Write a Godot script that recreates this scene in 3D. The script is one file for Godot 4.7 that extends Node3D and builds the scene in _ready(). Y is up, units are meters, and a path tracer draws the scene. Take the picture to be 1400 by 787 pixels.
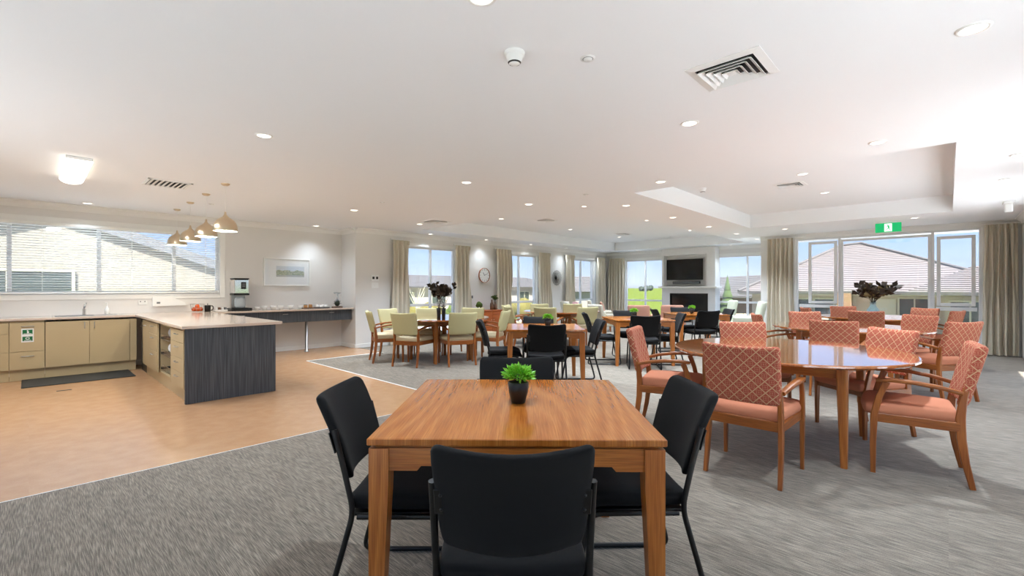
extends Node3D
# A community dining room. World axes follow the room: x runs along the window wall, -z runs towards the window wall
# (u = x, v = -z). The camera stands at the origin of the plan, 1.3 m up.

const EYE := 1.3
const YAW := -46.45          # degrees: the camera looks diagonally across the room
const CEIL := 2.6
const TRAY := 2.88

var M := {}                  # materials
var names := {}              # running numbers of top-level names
var rng := RandomNumberGenerator.new()

func _ready() -> void:
	rng.seed = 7
	# ---------- camera
	var cam := Camera3D.new()
	cam.name = "camera"
	cam.fov = rad_to_deg(2.0 * atan(393.5 / 628.0))
	cam.near = 0.05
	cam.far = 6000.0
	add_child(cam)
	cam.position = Vector3(0, EYE, 0)
	cam.rotation_degrees = Vector3(0, YAW, 0)
	cam.current = true
	# ---------- sky, exposure
	var sm := ProceduralSkyMaterial.new()
	sm.sky_top_color = Color(0.565, 0.745, 0.975)
	sm.sky_horizon_color = Color(0.87, 0.91, 0.985)
	sm.sky_curve = 0.045
	sm.ground_bottom_color = Color(0.35, 0.36, 0.30)
	sm.ground_horizon_color = Color(0.72, 0.76, 0.78)
	var sky := Sky.new()
	sky.sky_material = sm
	var env := Environment.new()
	env.background_mode = Environment.BG_SKY
	env.sky = sky
	env.background_energy_multiplier = 0.84
	env.tonemap_mode = Environment.TONE_MAPPER_LINEAR
	env.tonemap_exposure = 1.66
	env.sdfgi_enabled = true
	env.ssao_enabled = true
	env.ssil_enabled = true
	var we := WorldEnvironment.new()
	we.name = "environment"
	we.environment = env
	add_child(we)
	# ---------- sun: high summer sun from behind the camera, over the terrace side
	var sun := DirectionalLight3D.new()
	sun.name = "sun"
	sun.light_energy = 4.7
	sun.light_color = Color(1.0, 0.99, 0.975)
	sun.light_angular_distance = 0.6
	sun.shadow_enabled = true
	sun.sky_mode = DirectionalLight3D.SKY_MODE_LIGHT_ONLY
	add_child(sun)
	sun.look_at_from_position(Vector3(-9.0, 21.0, 12.0), Vector3.ZERO)
	# ---------- scene
	make_materials()
	build_shell()
	build_outside()
	build_lights()
	build_windows()
	build_kitchen()
	build_walls_decor()
	build_furniture()

# ------------------------------------------------------------------ node helpers
func numbered(called: String) -> String:
	var n: int = names.get(called, 0)
	names[called] = n + 1
	return called if n == 0 else "%s_%03d" % [called, n]

func tag(o: Node3D, label := "", category := "", group := "", kind := "") -> Node3D:
	if label != "": o.set_meta("label", label)
	if category != "": o.set_meta("category", category)
	if group != "": o.set_meta("group", group)
	if kind != "": o.set_meta("kind", kind)
	return o

func thing(called: String, label: String, category: String, at := Vector3.ZERO, turn := 0.0, group := "") -> Node3D:
	var o := Node3D.new()
	o.name = numbered(called)
	add_child(o)
	o.position = at
	o.rotation.y = turn
	return tag(o, label, category, group)

func part(called: String, st: SurfaceTool, m: Material, parent: Node3D, at := Vector3.ZERO) -> MeshInstance3D:
	st.generate_normals()
	var mi := MeshInstance3D.new()
	mi.mesh = st.commit()
	mi.material_override = m
	mi.name = called if parent != self else numbered(called)
	mi.position = at
	mi.cast_shadow = GeometryInstance3D.SHADOW_CASTING_SETTING_ON
	parent.add_child(mi, true)
	return mi

func inst(called: String, mesh: Mesh, m: Material, parent: Node3D, t := Transform3D.IDENTITY) -> MeshInstance3D:
	var mi := MeshInstance3D.new()
	mi.mesh = mesh
	mi.material_override = m
	mi.name = called if parent != self else numbered(called)
	mi.transform = t
	parent.add_child(mi, true)
	return mi

func solo(called: String, st: SurfaceTool, m: Material, label: String, category: String, at := Vector3.ZERO, group := "") -> MeshInstance3D:
	var o := part(called, st, m, self, at)
	tag(o, label, category, group)
	return o

func struct(called: String, st: SurfaceTool, m: Material, label := "", parent: Node3D = self) -> MeshInstance3D:
	var o := part(called, st, m, parent)
	if parent == self: tag(o, label, "", "", "structure")
	return o

func copy(o: Node3D, at: Vector3, turn: float, label := "", group := "") -> Node3D:
	var c: Node3D = o.duplicate()
	var base := String(o.name)
	if base.length() > 4 and base.substr(base.length() - 4, 1) == "_" and base.substr(base.length() - 3).is_valid_int():
		base = base.substr(0, base.length() - 4)
	c.name = numbered(base)
	add_child(c)
	c.position = at
	c.rotation.y = turn
	if label != "": c.set_meta("label", label)
	if group != "": c.set_meta("group", group)
	return c

# plan position from metres right of / ahead of the camera
func plan(right: float, ahead: float, h := 0.0) -> Vector3:
	var a := deg_to_rad(-YAW)
	return Vector3(right * cos(a) + ahead * sin(a), h, right * sin(a) - ahead * cos(a))

func heading(phi: float) -> float:    # phi: degrees clockwise from the camera's own heading; things face local -z
	return deg_to_rad(YAW - phi)

func P(u: float, v: float, h := 0.0) -> Vector3:
	return Vector3(u, h, -v)

# ------------------------------------------------------------------ mesh helpers
func S() -> SurfaceTool:
	var st := SurfaceTool.new()
	st.begin(Mesh.PRIMITIVE_TRIANGLES)
	st.set_smooth_group(-1)
	return st

func tri(st: SurfaceTool, a: Vector3, b: Vector3, c: Vector3) -> void:   # counter-clockwise seen from outside
	st.add_vertex(a)
	st.add_vertex(c)
	st.add_vertex(b)

func quad(st: SurfaceTool, a: Vector3, b: Vector3, c: Vector3, d: Vector3) -> void:
	tri(st, a, b, c)
	tri(st, a, c, d)

func tri_out(st: SurfaceTool, a: Vector3, b: Vector3, c: Vector3, o: Vector3) -> void:
	if (b - a).cross(c - a).dot(o) < 0.0: tri(st, a, c, b)
	else: tri(st, a, b, c)

func quad_out(st: SurfaceTool, a: Vector3, b: Vector3, c: Vector3, d: Vector3, o: Vector3) -> void:
	if (c - a).cross(d - b).dot(o) < 0.0: quad(st, a, d, c, b)
	else: quad(st, a, b, c, d)

func bx(st: SurfaceTool, c: Vector3, s: Vector3, bev := 0.0, t := Transform3D.IDENTITY) -> void:
	var h := s * 0.5
	bev = minf(bev, minf(h.x, minf(h.y, h.z)) * 0.9)
	var vert := func(sg: Vector3, ax: int) -> Vector3:
		var p := Vector3(sg.x * (h.x - bev), sg.y * (h.y - bev), sg.z * (h.z - bev))
		p[ax] = sg[ax] * h[ax]
		return t * (c + p)
	for ax in 3:
		var b: int = (ax + 1) % 3
		var d: int = (ax + 2) % 3
		for sg in [-1.0, 1.0]:
			var q := []
			for k in [[-1.0, -1.0], [1.0, -1.0], [1.0, 1.0], [-1.0, 1.0]]:
				var g := Vector3.ZERO
				g[ax] = sg
				g[b] = k[0]
				g[d] = k[1]
				q.append(vert.call(g, ax))
			var o := Vector3.ZERO
			o[ax] = sg
			quad_out(st, q[0], q[1], q[2], q[3], t.basis * o)
	if bev <= 0.0: return
	for ax in 3:
		var b: int = (ax + 1) % 3
		var d: int = (ax + 2) % 3
		for s1 in [-1.0, 1.0]:
			for s2 in [-1.0, 1.0]:
				var lo := Vector3.ZERO
				lo[ax] = -1.0
				lo[b] = s1
				lo[d] = s2
				var hi := lo
				hi[ax] = 1.0
				var o := Vector3.ZERO
				o[b] = s1
				o[d] = s2
				quad_out(st, vert.call(lo, b), vert.call(hi, b), vert.call(hi, d), vert.call(lo, d), t.basis * o)
	for sx in [-1.0, 1.0]:
		for sy in [-1.0, 1.0]:
			for sz in [-1.0, 1.0]:
				var g := Vector3(sx, sy, sz)
				tri_out(st, vert.call(g, 0), vert.call(g, 1), vert.call(g, 2), t.basis * g)

func box_st(c: Vector3, s: Vector3, bev := 0.0) -> SurfaceTool:
	var st := S()
	bx(st, c, s, bev)
	return st

func lathe(st: SurfaceTool, prof: Array, segs := 24, at := Vector3.ZERO, sharp := false) -> void:
	st.set_smooth_group(-1 if sharp else 0)
	for i in segs:
		var a := TAU * i / segs
		var b := TAU * (i + 1) / segs
		for k in prof.size() - 1:
			var p: Vector2 = prof[k]
			var q: Vector2 = prof[k + 1]
			var a0 := at + Vector3(cos(a) * p.x, p.y, sin(a) * p.x)
			var b0 := at + Vector3(cos(b) * p.x, p.y, sin(b) * p.x)
			var a1 := at + Vector3(cos(a) * q.x, q.y, sin(a) * q.x)
			var b1 := at + Vector3(cos(b) * q.x, q.y, sin(b) * q.x)
			if p.x > 1e-5: tri(st, a0, a1, b0)
			if q.x > 1e-5: tri(st, b0, a1, b1)
	st.set_smooth_group(-1)

func tube(st: SurfaceTool, pts: Array, r: float, sides := 8, closed := false, r_end := -1.0) -> void:
	var n := pts.size()
	if r_end < 0.0: r_end = r
	var rings := []
	var up := Vector3.ZERO
	for i in n:
		var prev: Vector3 = pts[(i - 1 + n) % n] if closed or i > 0 else pts[i]
		var next: Vector3 = pts[(i + 1) % n] if closed or i < n - 1 else pts[i]
		var d := (next - prev).normalized()
		if up == Vector3.ZERO:
			up = Vector3.UP if absf(d.y) < 0.9 else Vector3.RIGHT
		up = (up - d * up.dot(d)).normalized()
		var side := d.cross(up)
		var ring := []
		var rad := lerpf(r, r_end, float(i) / maxf(1.0, n - 1))
		for k in sides:
			var a := TAU * k / sides
			ring.append(pts[i] + (up * cos(a) + side * sin(a)) * rad)
		rings.append(ring)
	st.set_smooth_group(0)
	for i in (n if closed else n - 1):
		var a: Array = rings[i]
		var b: Array = rings[(i + 1) % n]
		for k in sides:
			var k2 := (k + 1) % sides
			quad(st, a[k], a[k2], b[k2], b[k])
	st.set_smooth_group(-1)
	if not closed:
		for k in range(1, sides - 1):
			tri(st, rings[0][0], rings[0][k + 1], rings[0][k])
			tri(st, rings[n - 1][0], rings[n - 1][k], rings[n - 1][k + 1])

# rounds the corners of a polyline with short arcs
func fillet(pts: Array, rad: float, steps := 4, closed := false) -> Array:
	var out := []
	var n := pts.size()
	for i in n:
		if not closed and (i == 0 or i == n - 1):
			out.append(pts[i])
			continue
		var p: Vector3 = pts[i]
		var a: Vector3 = pts[(i - 1 + n) % n] - p
		var b: Vector3 = pts[(i + 1) % n] - p
		var r := minf(rad, minf(a.length(), b.length()) * 0.45)
		var p0 := p + a.normalized() * r
		var p2 := p + b.normalized() * r
		for k in steps + 1:
			var t := float(k) / steps
			out.append(p0.lerp(p, t).lerp(p.lerp(p2, t), t))
	return out

# a bar swept along pts (roughly in the y-z plane), rectangular with chamfered edges; ws across x, ds in the plane of the path
func bar(st: SurfaceTool, pts: Array, ws: Array, ds: Array, smooth := false) -> void:
	var rings := []
	var n := pts.size()
	for i in n:
		var d: Vector3 = (pts[mini(i + 1, n - 1)] - pts[maxi(i - 1, 0)]).normalized()
		var side := Vector3.RIGHT
		side = (side - d * side.dot(d)).normalized()
		var nrm := side.cross(d)
		var w: float = ws[mini(i, ws.size() - 1)] * 0.5
		var e: float = ds[mini(i, ds.size() - 1)] * 0.5
		var c := minf(w, e) * 0.3
		var ring := []
		for k in [[w, e - c], [w - c, e], [c - w, e], [-w, e - c], [-w, c - e], [c - w, -e], [w - c, -e], [w, c - e]]:
			ring.append(pts[i] + side * k[0] + nrm * k[1])
		rings.append(ring)
	st.set_smooth_group(0 if smooth else -1)
	for i in n - 1:
		for k in 8:
			var k2 := (k + 1) % 8
			var mid: Vector3 = (rings[i][k] + rings[i][k2]) * 0.5 - pts[i]
			quad_out(st, rings[i][k], rings[i][k2], rings[i + 1][k2], rings[i + 1][k], mid)
	st.set_smooth_group(-1)
	for k in range(1, 7):
		tri_out(st, rings[0][0], rings[0][k], rings[0][k + 1], pts[0] - pts[1])
		tri_out(st, rings[n - 1][0], rings[n - 1][k], rings[n - 1][k + 1], pts[n - 1] - pts[n - 2])

# a soft rounded block; bend moves every point
func cushion(st: SurfaceTool, size: Vector3, r: float, bend = null, n := 6) -> void:
	var h := size * 0.5
	var lines := []
	for ax in 3:
		var rr := minf(r, h[ax])
		var l := [-h[ax], -h[ax] + rr * 0.12, -h[ax] + rr * 0.45, -h[ax] + rr]
		for k in range(1, n):
			l.append(lerpf(-h[ax] + rr, h[ax] - rr, float(k) / n))
		l.append_array([h[ax] - rr, h[ax] - rr * 0.45, h[ax] - rr * 0.12, h[ax]])
		lines.append(l)
	var place := func(p: Vector3) -> Vector3:
		var inner := Vector3(clampf(p.x, -h.x + r, h.x - r), clampf(p.y, -h.y + r, h.y - r), clampf(p.z, -h.z + r, h.z - r))
		for ax in 3:
			if h[ax] < r: inner[ax] = 0.0
		var d := p - inner
		var q := inner + d.normalized() * minf(r, d.length() if d.length() > r else r)
		if d.length() < 1e-6: q = p
		return bend.call(q) if bend != null else q
	st.set_smooth_group(0)
	for ax in 3:
		var b: int = (ax + 1) % 3
		var d: int = (ax + 2) % 3
		for sg in [-1.0, 1.0]:
			var lb: Array = lines[b]
			var ld: Array = lines[d]
			for i in lb.size() - 1:
				for j in ld.size() - 1:
					var q := []
					for k in [[0, 0], [1, 0], [1, 1], [0, 1]]:
						var p := Vector3.ZERO
						p[ax] = sg * h[ax]
						p[b] = lb[i + k[0]]
						p[d] = ld[j + k[1]]
						q.append(place.call(p))
					if sg > 0.0: quad(st, q[0], q[1], q[2], q[3])
					else: quad(st, q[0], q[3], q[2], q[1])
	st.set_smooth_group(-1)

# a polygon in x-y (counter-clockwise) pushed from z0 to z1
func prism(st: SurfaceTool, poly: PackedVector2Array, z0: float, z1: float, t := Transform3D.IDENTITY) -> void:
	var idx := Geometry2D.triangulate_polygon(poly)
	for i in range(0, idx.size(), 3):
		var a := poly[idx[i]]
		var b := poly[idx[i + 1]]
		var c := poly[idx[i + 2]]
		tri_out(st, t * Vector3(a.x, a.y, z1), t * Vector3(b.x, b.y, z1), t * Vector3(c.x, c.y, z1), t.basis.z)
		tri_out(st, t * Vector3(a.x, a.y, z0), t * Vector3(b.x, b.y, z0), t * Vector3(c.x, c.y, z0), -t.basis.z)
	var ccw := not Geometry2D.is_polygon_clockwise(poly)
	for i in poly.size():
		var a := poly[i]
		var b := poly[(i + 1) % poly.size()]
		var e := b - a
		var o := Vector3(e.y, -e.x, 0) * (1.0 if ccw else -1.0)
		quad_out(st, t * Vector3(a.x, a.y, z0), t * Vector3(b.x, b.y, z0), t * Vector3(b.x, b.y, z1), t * Vector3(a.x, a.y, z1), t.basis * o)

func blob(st: SurfaceTool, c: Vector3, r: Vector3, rough: float, seed_: int, lat := 7, lon := 10) -> void:
	var nz := FastNoiseLite.new()
	nz.seed = seed_
	nz.frequency = 0.9
	var pt := func(i: int, j: int) -> Vector3:
		var a := PI * i / lat - PI / 2
		var b := TAU * (j % lon) / lon
		var d := Vector3(cos(a) * cos(b), sin(a), cos(a) * sin(b))
		return c + d * r * (1.0 + rough * nz.get_noise_3dv(d * 3.0 + Vector3(seed_, 0, 0)))
	st.set_smooth_group(0)
	for i in lat:
		for j in lon:
			var a: Vector3 = pt.call(i, j)
			var b: Vector3 = pt.call(i, j + 1)
			var d: Vector3 = pt.call(i + 1, j)
			var e: Vector3 = pt.call(i + 1, j + 1)
			if i > 0: tri_out(st, a, b, d, a - c)
			if i < lat - 1: tri_out(st, b, e, d, e - c)
	st.set_smooth_group(-1)

# ------------------------------------------------------------------ materials
func mat(called: String, col: Color, rough := 0.6, metal := 0.0, spec := 0.5) -> StandardMaterial3D:
	var m := StandardMaterial3D.new()
	m.resource_name = called
	m.albedo_color = col
	m.roughness = rough
	m.metallic = metal
	m.metallic_specular = spec
	M[called] = m
	return m

func tri_map(m: StandardMaterial3D, tex: Texture2D, sc: Vector3, world := false, off := Vector3.ZERO) -> void:
	m.albedo_texture = tex
	m.uv1_triplanar = true
	m.uv1_world_triplanar = world
	m.uv1_triplanar_sharpness = 8.0
	m.uv1_scale = sc
	m.uv1_offset = off

func glow(called: String, col: Color, e: float) -> StandardMaterial3D:
	var m := mat(called, Color(0.9, 0.9, 0.88), 0.5)
	m.emission_enabled = true
	m.emission = col
	m.emission_energy_multiplier = e
	return m

func noise(freq: float, seed_: int, oct := 1) -> FastNoiseLite:
	var n := FastNoiseLite.new()
	n.seed = seed_
	n.frequency = freq
	n.noise_type = FastNoiseLite.TYPE_SIMPLEX_SMOOTH
	n.fractal_type = FastNoiseLite.FRACTAL_FBM if oct > 1 else FastNoiseLite.FRACTAL_NONE
	n.fractal_octaves = oct
	return n

func tex_of(w: int, h: int, f: Callable) -> ImageTexture:
	var d := PackedByteArray()
	d.resize(w * h * 3)
	var k := 0
	for y in h:
		for x in w:
			var c: Color = f.call(x, y)
			d[k] = clampi(int(c.r * 255.0 + 0.5), 0, 255)
			d[k + 1] = clampi(int(c.g * 255.0 + 0.5), 0, 255)
			d[k + 2] = clampi(int(c.b * 255.0 + 0.5), 0, 255)
			k += 3
	return ImageTexture.create_from_image(Image.create_from_data(w, h, false, Image.FORMAT_RGB8, d))

func wood_tex(along_v: bool, seed_: int, dark: Color, light: Color, pores: float, w := 640) -> ImageTexture:
	var n1 := noise(0.006, seed_)
	var n2 := noise(0.11, seed_ + 1)
	var n3 := noise(0.5, seed_ + 2)
	return tex_of(w, w, func(x: int, y: int) -> Color:
		var a := float(x if along_v else y)      # across the grain
		var b := float(y if along_v else x)      # along it
		var bend := n1.get_noise_2d(a * 0.8, b * 0.13)
		var ring := 0.5 + 0.5 * sin(a * 0.10 + bend * 9.0)
		var fine := n2.get_noise_2d(a * 2.2, b * 0.05)
		var pore := maxf(0.0, n3.get_noise_2d(a * 1.1, b * 0.022) - 0.2)
		var t := clampf(0.52 + 0.42 * (ring - 0.5) + 0.34 * fine, 0.0, 1.0)
		return dark.lerp(light, t) * (1.0 - pores * pore))

func make_materials() -> void:
	mat("wall_paint", Color(0.90, 0.89, 0.875), 0.75)
	mat("ceiling_paint", Color(0.95, 0.957, 0.96), 0.85)
	mat("trim_white", Color(0.94, 0.935, 0.92), 0.45)
	mat("frame_white", Color(0.90, 0.90, 0.90), 0.35)
	# carpet: fine streaks along the room's short axis
	var c1 := noise(0.5, 11)
	var c2 := noise(0.035, 12)
	var c3 := noise(0.9, 13)
	var c4 := noise(0.06, 15)
	var carpet := tex_of(1024, 1024, func(x: int, y: int) -> Color:
		var s := c1.get_noise_2d(x * 0.9, y * 0.028)
		var s2 := c4.get_noise_2d(x * 1.0, y * 0.05)
		var b := c2.get_noise_2d(x * 0.35, y * 0.12)
		var g := c3.get_noise_2d(x * 1.0, y * 1.0)
		var t := clampf(0.5 + 0.50 * s + 0.10 * s2 + 0.06 * b + 0.30 * g, 0.0, 1.0)
		return Color(0.315, 0.285, 0.245).lerp(Color(0.68, 0.632, 0.565), t))
	var m := mat("carpet", Color(1, 1, 1), 0.9, 0.0, 0.3)
	m.rim_enabled = true
	m.rim = 0.5
	tri_map(m, carpet, Vector3(0.55, 0.55, 0.55), true)
	# vinyl: warm, slightly mottled
	var v1 := noise(0.02, 21, 3)
	var v2 := noise(0.3, 22)
	var vinyl := tex_of(512, 512, func(x: int, y: int) -> Color:
		var t := clampf(0.5 + 0.38 * v1.get_noise_2d(x, y) + 0.14 * v2.get_noise_2d(x, y), 0.0, 1.0)
		return Color(0.755, 0.575, 0.42).lerp(Color(0.825, 0.66, 0.505), t))
	m = mat("vinyl", Color(0.96, 0.96, 0.96), 0.24, 0.0, 0.62)
	tri_map(m, vinyl, Vector3(0.5, 0.5, 0.5), true)
	# woods
	var d := Color(0.655, 0.385, 0.17)
	var l := Color(0.845, 0.575, 0.315)
	var wv := wood_tex(true, 31, d, l, 0.16, 900)
	var wu := wood_tex(false, 35, d, l, 0.35)
	m = mat("oak_top", Color(0.91, 0.85, 0.73), 0.15, 0.0, 0.6)
	tri_map(m, wv, Vector3(0.8, 0.8, 0.8), false, Vector3(0.5, 0.5, 0.5))
	m = mat("oak_upright", Color(0.91, 0.85, 0.73), 0.34)
	tri_map(m, wv, Vector3(0.9, 0.9, 0.9), false, Vector3(0.31, 0.2, 0.45))
	m = mat("oak_level", Color(0.91, 0.85, 0.73), 0.34)
	tri_map(m, wu, Vector3(0.9, 0.9, 0.9), false, Vector3(0.11, 0.33, 0.2))
	m = mat("round_top", Color(0.88, 0.80, 0.76), 0.08, 0.0, 0.75)
	m.clearcoat_enabled = true
	m.clearcoat = 1.0
	m.clearcoat_roughness = 0.04
	tri_map(m, wv, Vector3(0.5, 0.5, 0.5), false, Vector3(0.5, 0.5, 0.5))
	m = mat("chair_wood", Color(0.80, 0.715, 0.60), 0.36)
	tri_map(m, wv, Vector3(0.9, 0.9, 0.9), false, Vector3(0.7, 0.1, 0.2))
	m = mat("chair_wood_level", Color(0.80, 0.715, 0.60), 0.36)
	tri_map(m, wu, Vector3(0.9, 0.9, 0.9), false, Vector3(0.2, 0.6, 0.1))
	m = mat("sideboard_wood", Color(0.92, 0.74, 0.66), 0.35)
	tri_map(m, wu, Vector3(0.7, 0.7, 0.7))
	# dark vertical-grain laminate
	var g1 := noise(0.25, 41)
	var g2 := noise(0.05, 42)
	var char_tex := tex_of(512, 512, func(x: int, y: int) -> Color:
		var t := clampf(0.5 + 0.45 * g1.get_noise_2d(x, y * 0.02) + 0.25 * g2.get_noise_2d(x * 2.0, y * 0.05), 0.0, 1.0)
		return Color(0.20, 0.215, 0.235).lerp(Color(0.36, 0.38, 0.40), t))
	m = mat("charcoal", Color(1, 1, 1), 0.42)
	tri_map(m, char_tex, Vector3(0.8, 0.8, 0.8), true)
	mat("cabinet", Color(0.74, 0.665, 0.515), 0.42)
	mat("benchtop", Color(0.83, 0.765, 0.705), 0.12, 0.0, 0.6)
	mat("dark_gap", Color(0.10, 0.085, 0.07), 0.7)
	mat("steel", Color(0.74, 0.74, 0.73), 0.28, 1.0)
	mat("chrome", Color(0.85, 0.85, 0.85), 0.1, 1.0)
	mat("brass", Color(0.83, 0.76, 0.65), 0.3, 1.0)
	mat("black_fabric", Color(0.07, 0.068, 0.068), 0.85, 0.0, 0.35)
	M.black_fabric.rim_enabled = true
	M.black_fabric.rim = 0.2
	mat("black_metal", Color(0.045, 0.045, 0.047), 0.38)
	mat("black_plastic", Color(0.05, 0.05, 0.05), 0.4)
	mat("grey_plastic", Color(0.42, 0.43, 0.44), 0.5)
	mat("white_plastic", Color(0.93, 0.93, 0.92), 0.4)
	mat("china", Color(0.95, 0.945, 0.93), 0.15)
	mat("screen", Color(0.012, 0.012, 0.013), 0.12)
	# upholstery
	var lat := tex_of(192, 192, func(x: int, y: int) -> Color:
		var fx := x / 192.0
		var fy := y / 192.0
		var red := Color(0.665, 0.335, 0.265)
		var sand := Color(0.80, 0.635, 0.49)
		# two diamonds per tile, crossing trellis lines
		var p := fposmod(fx + fy, 1.0)
		var q := fposmod(fx - fy, 1.0)
		var dl := minf(minf(p, 1.0 - p), minf(q, 1.0 - q))
		var c := red
		if dl < 0.06: c = sand
		var cx := p - 0.5
		var cy := q - 0.5
		var r := sqrt(cx * cx + cy * cy)
		var lobes := 0.255 + 0.075 * cos(4.0 * atan2(cy, cx))
		if absf(r - lobes - 0.03) < 0.028 and dl >= 0.055: c = Color(0.78, 0.55, 0.42)
		if r < 0.07: c = Color(0.78, 0.52, 0.40)
		var w := 0.94 + 0.06 * (float((x / 3 + y / 3) % 2))
		return c * w)
	m = mat("trellis_fabric", Color(1, 1, 1), 0.9, 0.0, 0.3)
	tri_map(m, lat, Vector3(13.0, 13.0, 13.0))
	var f1 := noise(0.6, 51)
	var weave := tex_of(128, 128, func(x: int, y: int) -> Color:
		var t := 0.90 + 0.07 * f1.get_noise_2d(x, y) + 0.03 * float((x / 2 + y / 2) % 2)
		return Color(t, t, t))
	m = mat("salmon_fabric", Color(0.86, 0.565, 0.435), 0.9, 0.0, 0.3)
	tri_map(m, weave, Vector3(6, 6, 6))
	m = mat("sage_fabric", Color(0.81, 0.77, 0.585), 0.9, 0.0, 0.3)
	tri_map(m, weave, Vector3(5, 5, 5))
	m = mat("sand_fabric", Color(0.86, 0.79, 0.65), 0.9, 0.0, 0.3)
	tri_map(m, weave, Vector3(5, 5, 5))
	m = mat("rose_fabric", Color(0.82, 0.61, 0.53), 0.9, 0.0, 0.3)
	tri_map(m, weave, Vector3(5, 5, 5))
	m = mat("cream_fabric", Color(0.90, 0.875, 0.80), 0.9, 0.0, 0.3)
	tri_map(m, weave, Vector3(5, 5, 5))
	m = mat("mint_fabric", Color(0.79, 0.80, 0.72), 0.9, 0.0, 0.3)
	tri_map(m, weave, Vector3(5, 5, 5))
	m = mat("drape", Color(0.92, 0.88, 0.80), 0.9, 0.0, 0.3)
	tri_map(m, weave, Vector3(4, 4, 4))
	m.backlight_enabled = true
	m.backlight = Color(0.16, 0.15, 0.13)
	mat("slat", Color(0.95, 0.95, 0.93), 0.5)
	m = mat("glass", Color(0.95, 0.98, 1.0, 0.06), 0.02)
	m.transparency = BaseMaterial3D.TRANSPARENCY_ALPHA
	m = mat("vase_glass", Color(0.62, 0.86, 0.90, 0.25), 0.03)
	m.transparency = BaseMaterial3D.TRANSPARENCY_ALPHA
	m = mat("clear_plastic", Color(0.85, 0.88, 0.9, 0.35), 0.05)
	m.transparency = BaseMaterial3D.TRANSPARENCY_ALPHA
	mat("leaf_green", Color(0.52, 0.76, 0.22), 0.45)
	M.leaf_green.vertex_color_use_as_albedo = true
	M.leaf_green.backlight_enabled = true
	M.leaf_green.backlight = Color(0.12, 0.2, 0.04)
	mat("pot_dark", Color(0.085, 0.065, 0.06), 0.4)
	mat("dried_leaf", Color(0.22, 0.17, 0.11), 0.7)
	mat("dried_leaf_pale", Color(0.52, 0.46, 0.30), 0.7)
	mat("twig", Color(0.20, 0.13, 0.09), 0.8)
	mat("exit_green", Color(0.03, 0.62, 0.36), 0.4)
	M.exit_green.emission_enabled = true
	M.exit_green.emission = Color(0.02, 0.62, 0.36)
	M.exit_green.emission_energy_multiplier = 0.55
	glow("exit_white", Color(0.95, 1.0, 0.97), 0.7)
	mat("first_aid_green", Color(0.02, 0.42, 0.22), 0.5)
	mat("mat_rubber", Color(0.20, 0.20, 0.185), 0.85)
	mat("orange_fruit", Color(0.85, 0.36, 0.12), 0.5)
	mat("bamboo", Color(0.78, 0.58, 0.36), 0.5)
	mat("clay_brown", Color(0.42, 0.29, 0.20), 0.5)
	glow("lamp_glow", Color(1.0, 0.96, 0.90), 3.0)
	glow("panel_glow", Color(1.0, 0.97, 0.92), 2.2)
	# outdoors
	var o1 := noise(0.05, 61, 3)
	var o2 := noise(0.6, 62)
	var gtex := tex_of(512, 512, func(x: int, y: int) -> Color:
		var t := clampf(0.5 + 0.5 * o1.get_noise_2d(x, y) + 0.25 * o2.get_noise_2d(x, y), 0.0, 1.0)
		return Color(0.275, 0.335, 0.065).lerp(Color(0.375, 0.415, 0.11), t))
	m = mat("grass", Color(1, 1, 1), 0.95, 0.0, 0.2)
	tri_map(m, gtex, Vector3(0.12, 0.12, 0.12), true)
	mat("driveway", Color(0.72, 0.70, 0.66), 0.9)
	mat("paving", Color(0.82, 0.835, 0.85), 0.85)
	mat("weatherboard", Color(0.70, 0.645, 0.55), 0.7)
	mat("render_wall", Color(0.58, 0.555, 0.52), 0.8)
	mat("brick_pale", Color(0.50, 0.48, 0.43), 0.8)
	mat("brick_brown", Color(0.50, 0.39, 0.27), 0.8)
	mat("roof_tile", Color(0.40, 0.375, 0.37), 0.8)
	mat("roof_grey", Color(0.335, 0.325, 0.325), 0.8)
	mat("gutter", Color(0.28, 0.27, 0.26), 0.5)
	mat("house_glass", Color(0.20, 0.23, 0.22), 0.1)
	mat("cream_trim", Color(0.70, 0.68, 0.58), 0.5)
	mat("shrub_gold", Color(0.36, 0.335, 0.11), 0.9)
	mat("shrub_green", Color(0.27, 0.34, 0.08), 0.9)
	mat("conifer", Color(0.19, 0.26, 0.08), 0.9)
	mat("tree_far", Color(0.16, 0.20, 0.16), 0.9)

# ------------------------------------------------------------------ the room
# a wall whose inner face is local z = 0; x runs to the right as seen from inside
func wall(called: String, label: String, at: Vector3, turn: float, length: float, top: float, holes: Array, thick := 0.2) -> Node3D:
	var st := S()
	var xs := [0.0, length]
	for h in holes:
		xs.append(h[0])
		xs.append(h[1])
	xs.sort()
	for i in xs.size() - 1:
		var x0: float = xs[i]
		var x1: float = xs[i + 1]
		if x1 - x0 < 0.001: continue
		var y0 := -0.3
		var y1 := top
		var cut = null
		for h in holes:
			if x0 >= h[0] - 0.001 and x1 <= h[1] + 0.001: cut = h
		if cut == null:
			bx(st, Vector3((x0 + x1) / 2, (y0 + y1) / 2, -thick / 2), Vector3(x1 - x0, y1 - y0, thick))
		else:
			bx(st, Vector3((x0 + x1) / 2, (y0 + cut[2]) / 2, -thick / 2), Vector3(x1 - x0, cut[2] - y0, thick))
			bx(st, Vector3((x0 + x1) / 2, (cut[3] + y1) / 2, -thick / 2), Vector3(x1 - x0, y1 - cut[3], thick))
	var o := struct(called, st, M.wall_paint, label)
	o.position = at
	o.rotation.y = turn
	return o

const U0 := -1.5
const V0 := -1.0
const VK := 9.95
const VW := 9.3
const UR := 4.87
const UF := 14.95
const UD := 12.9
const VD := 3.48

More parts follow.
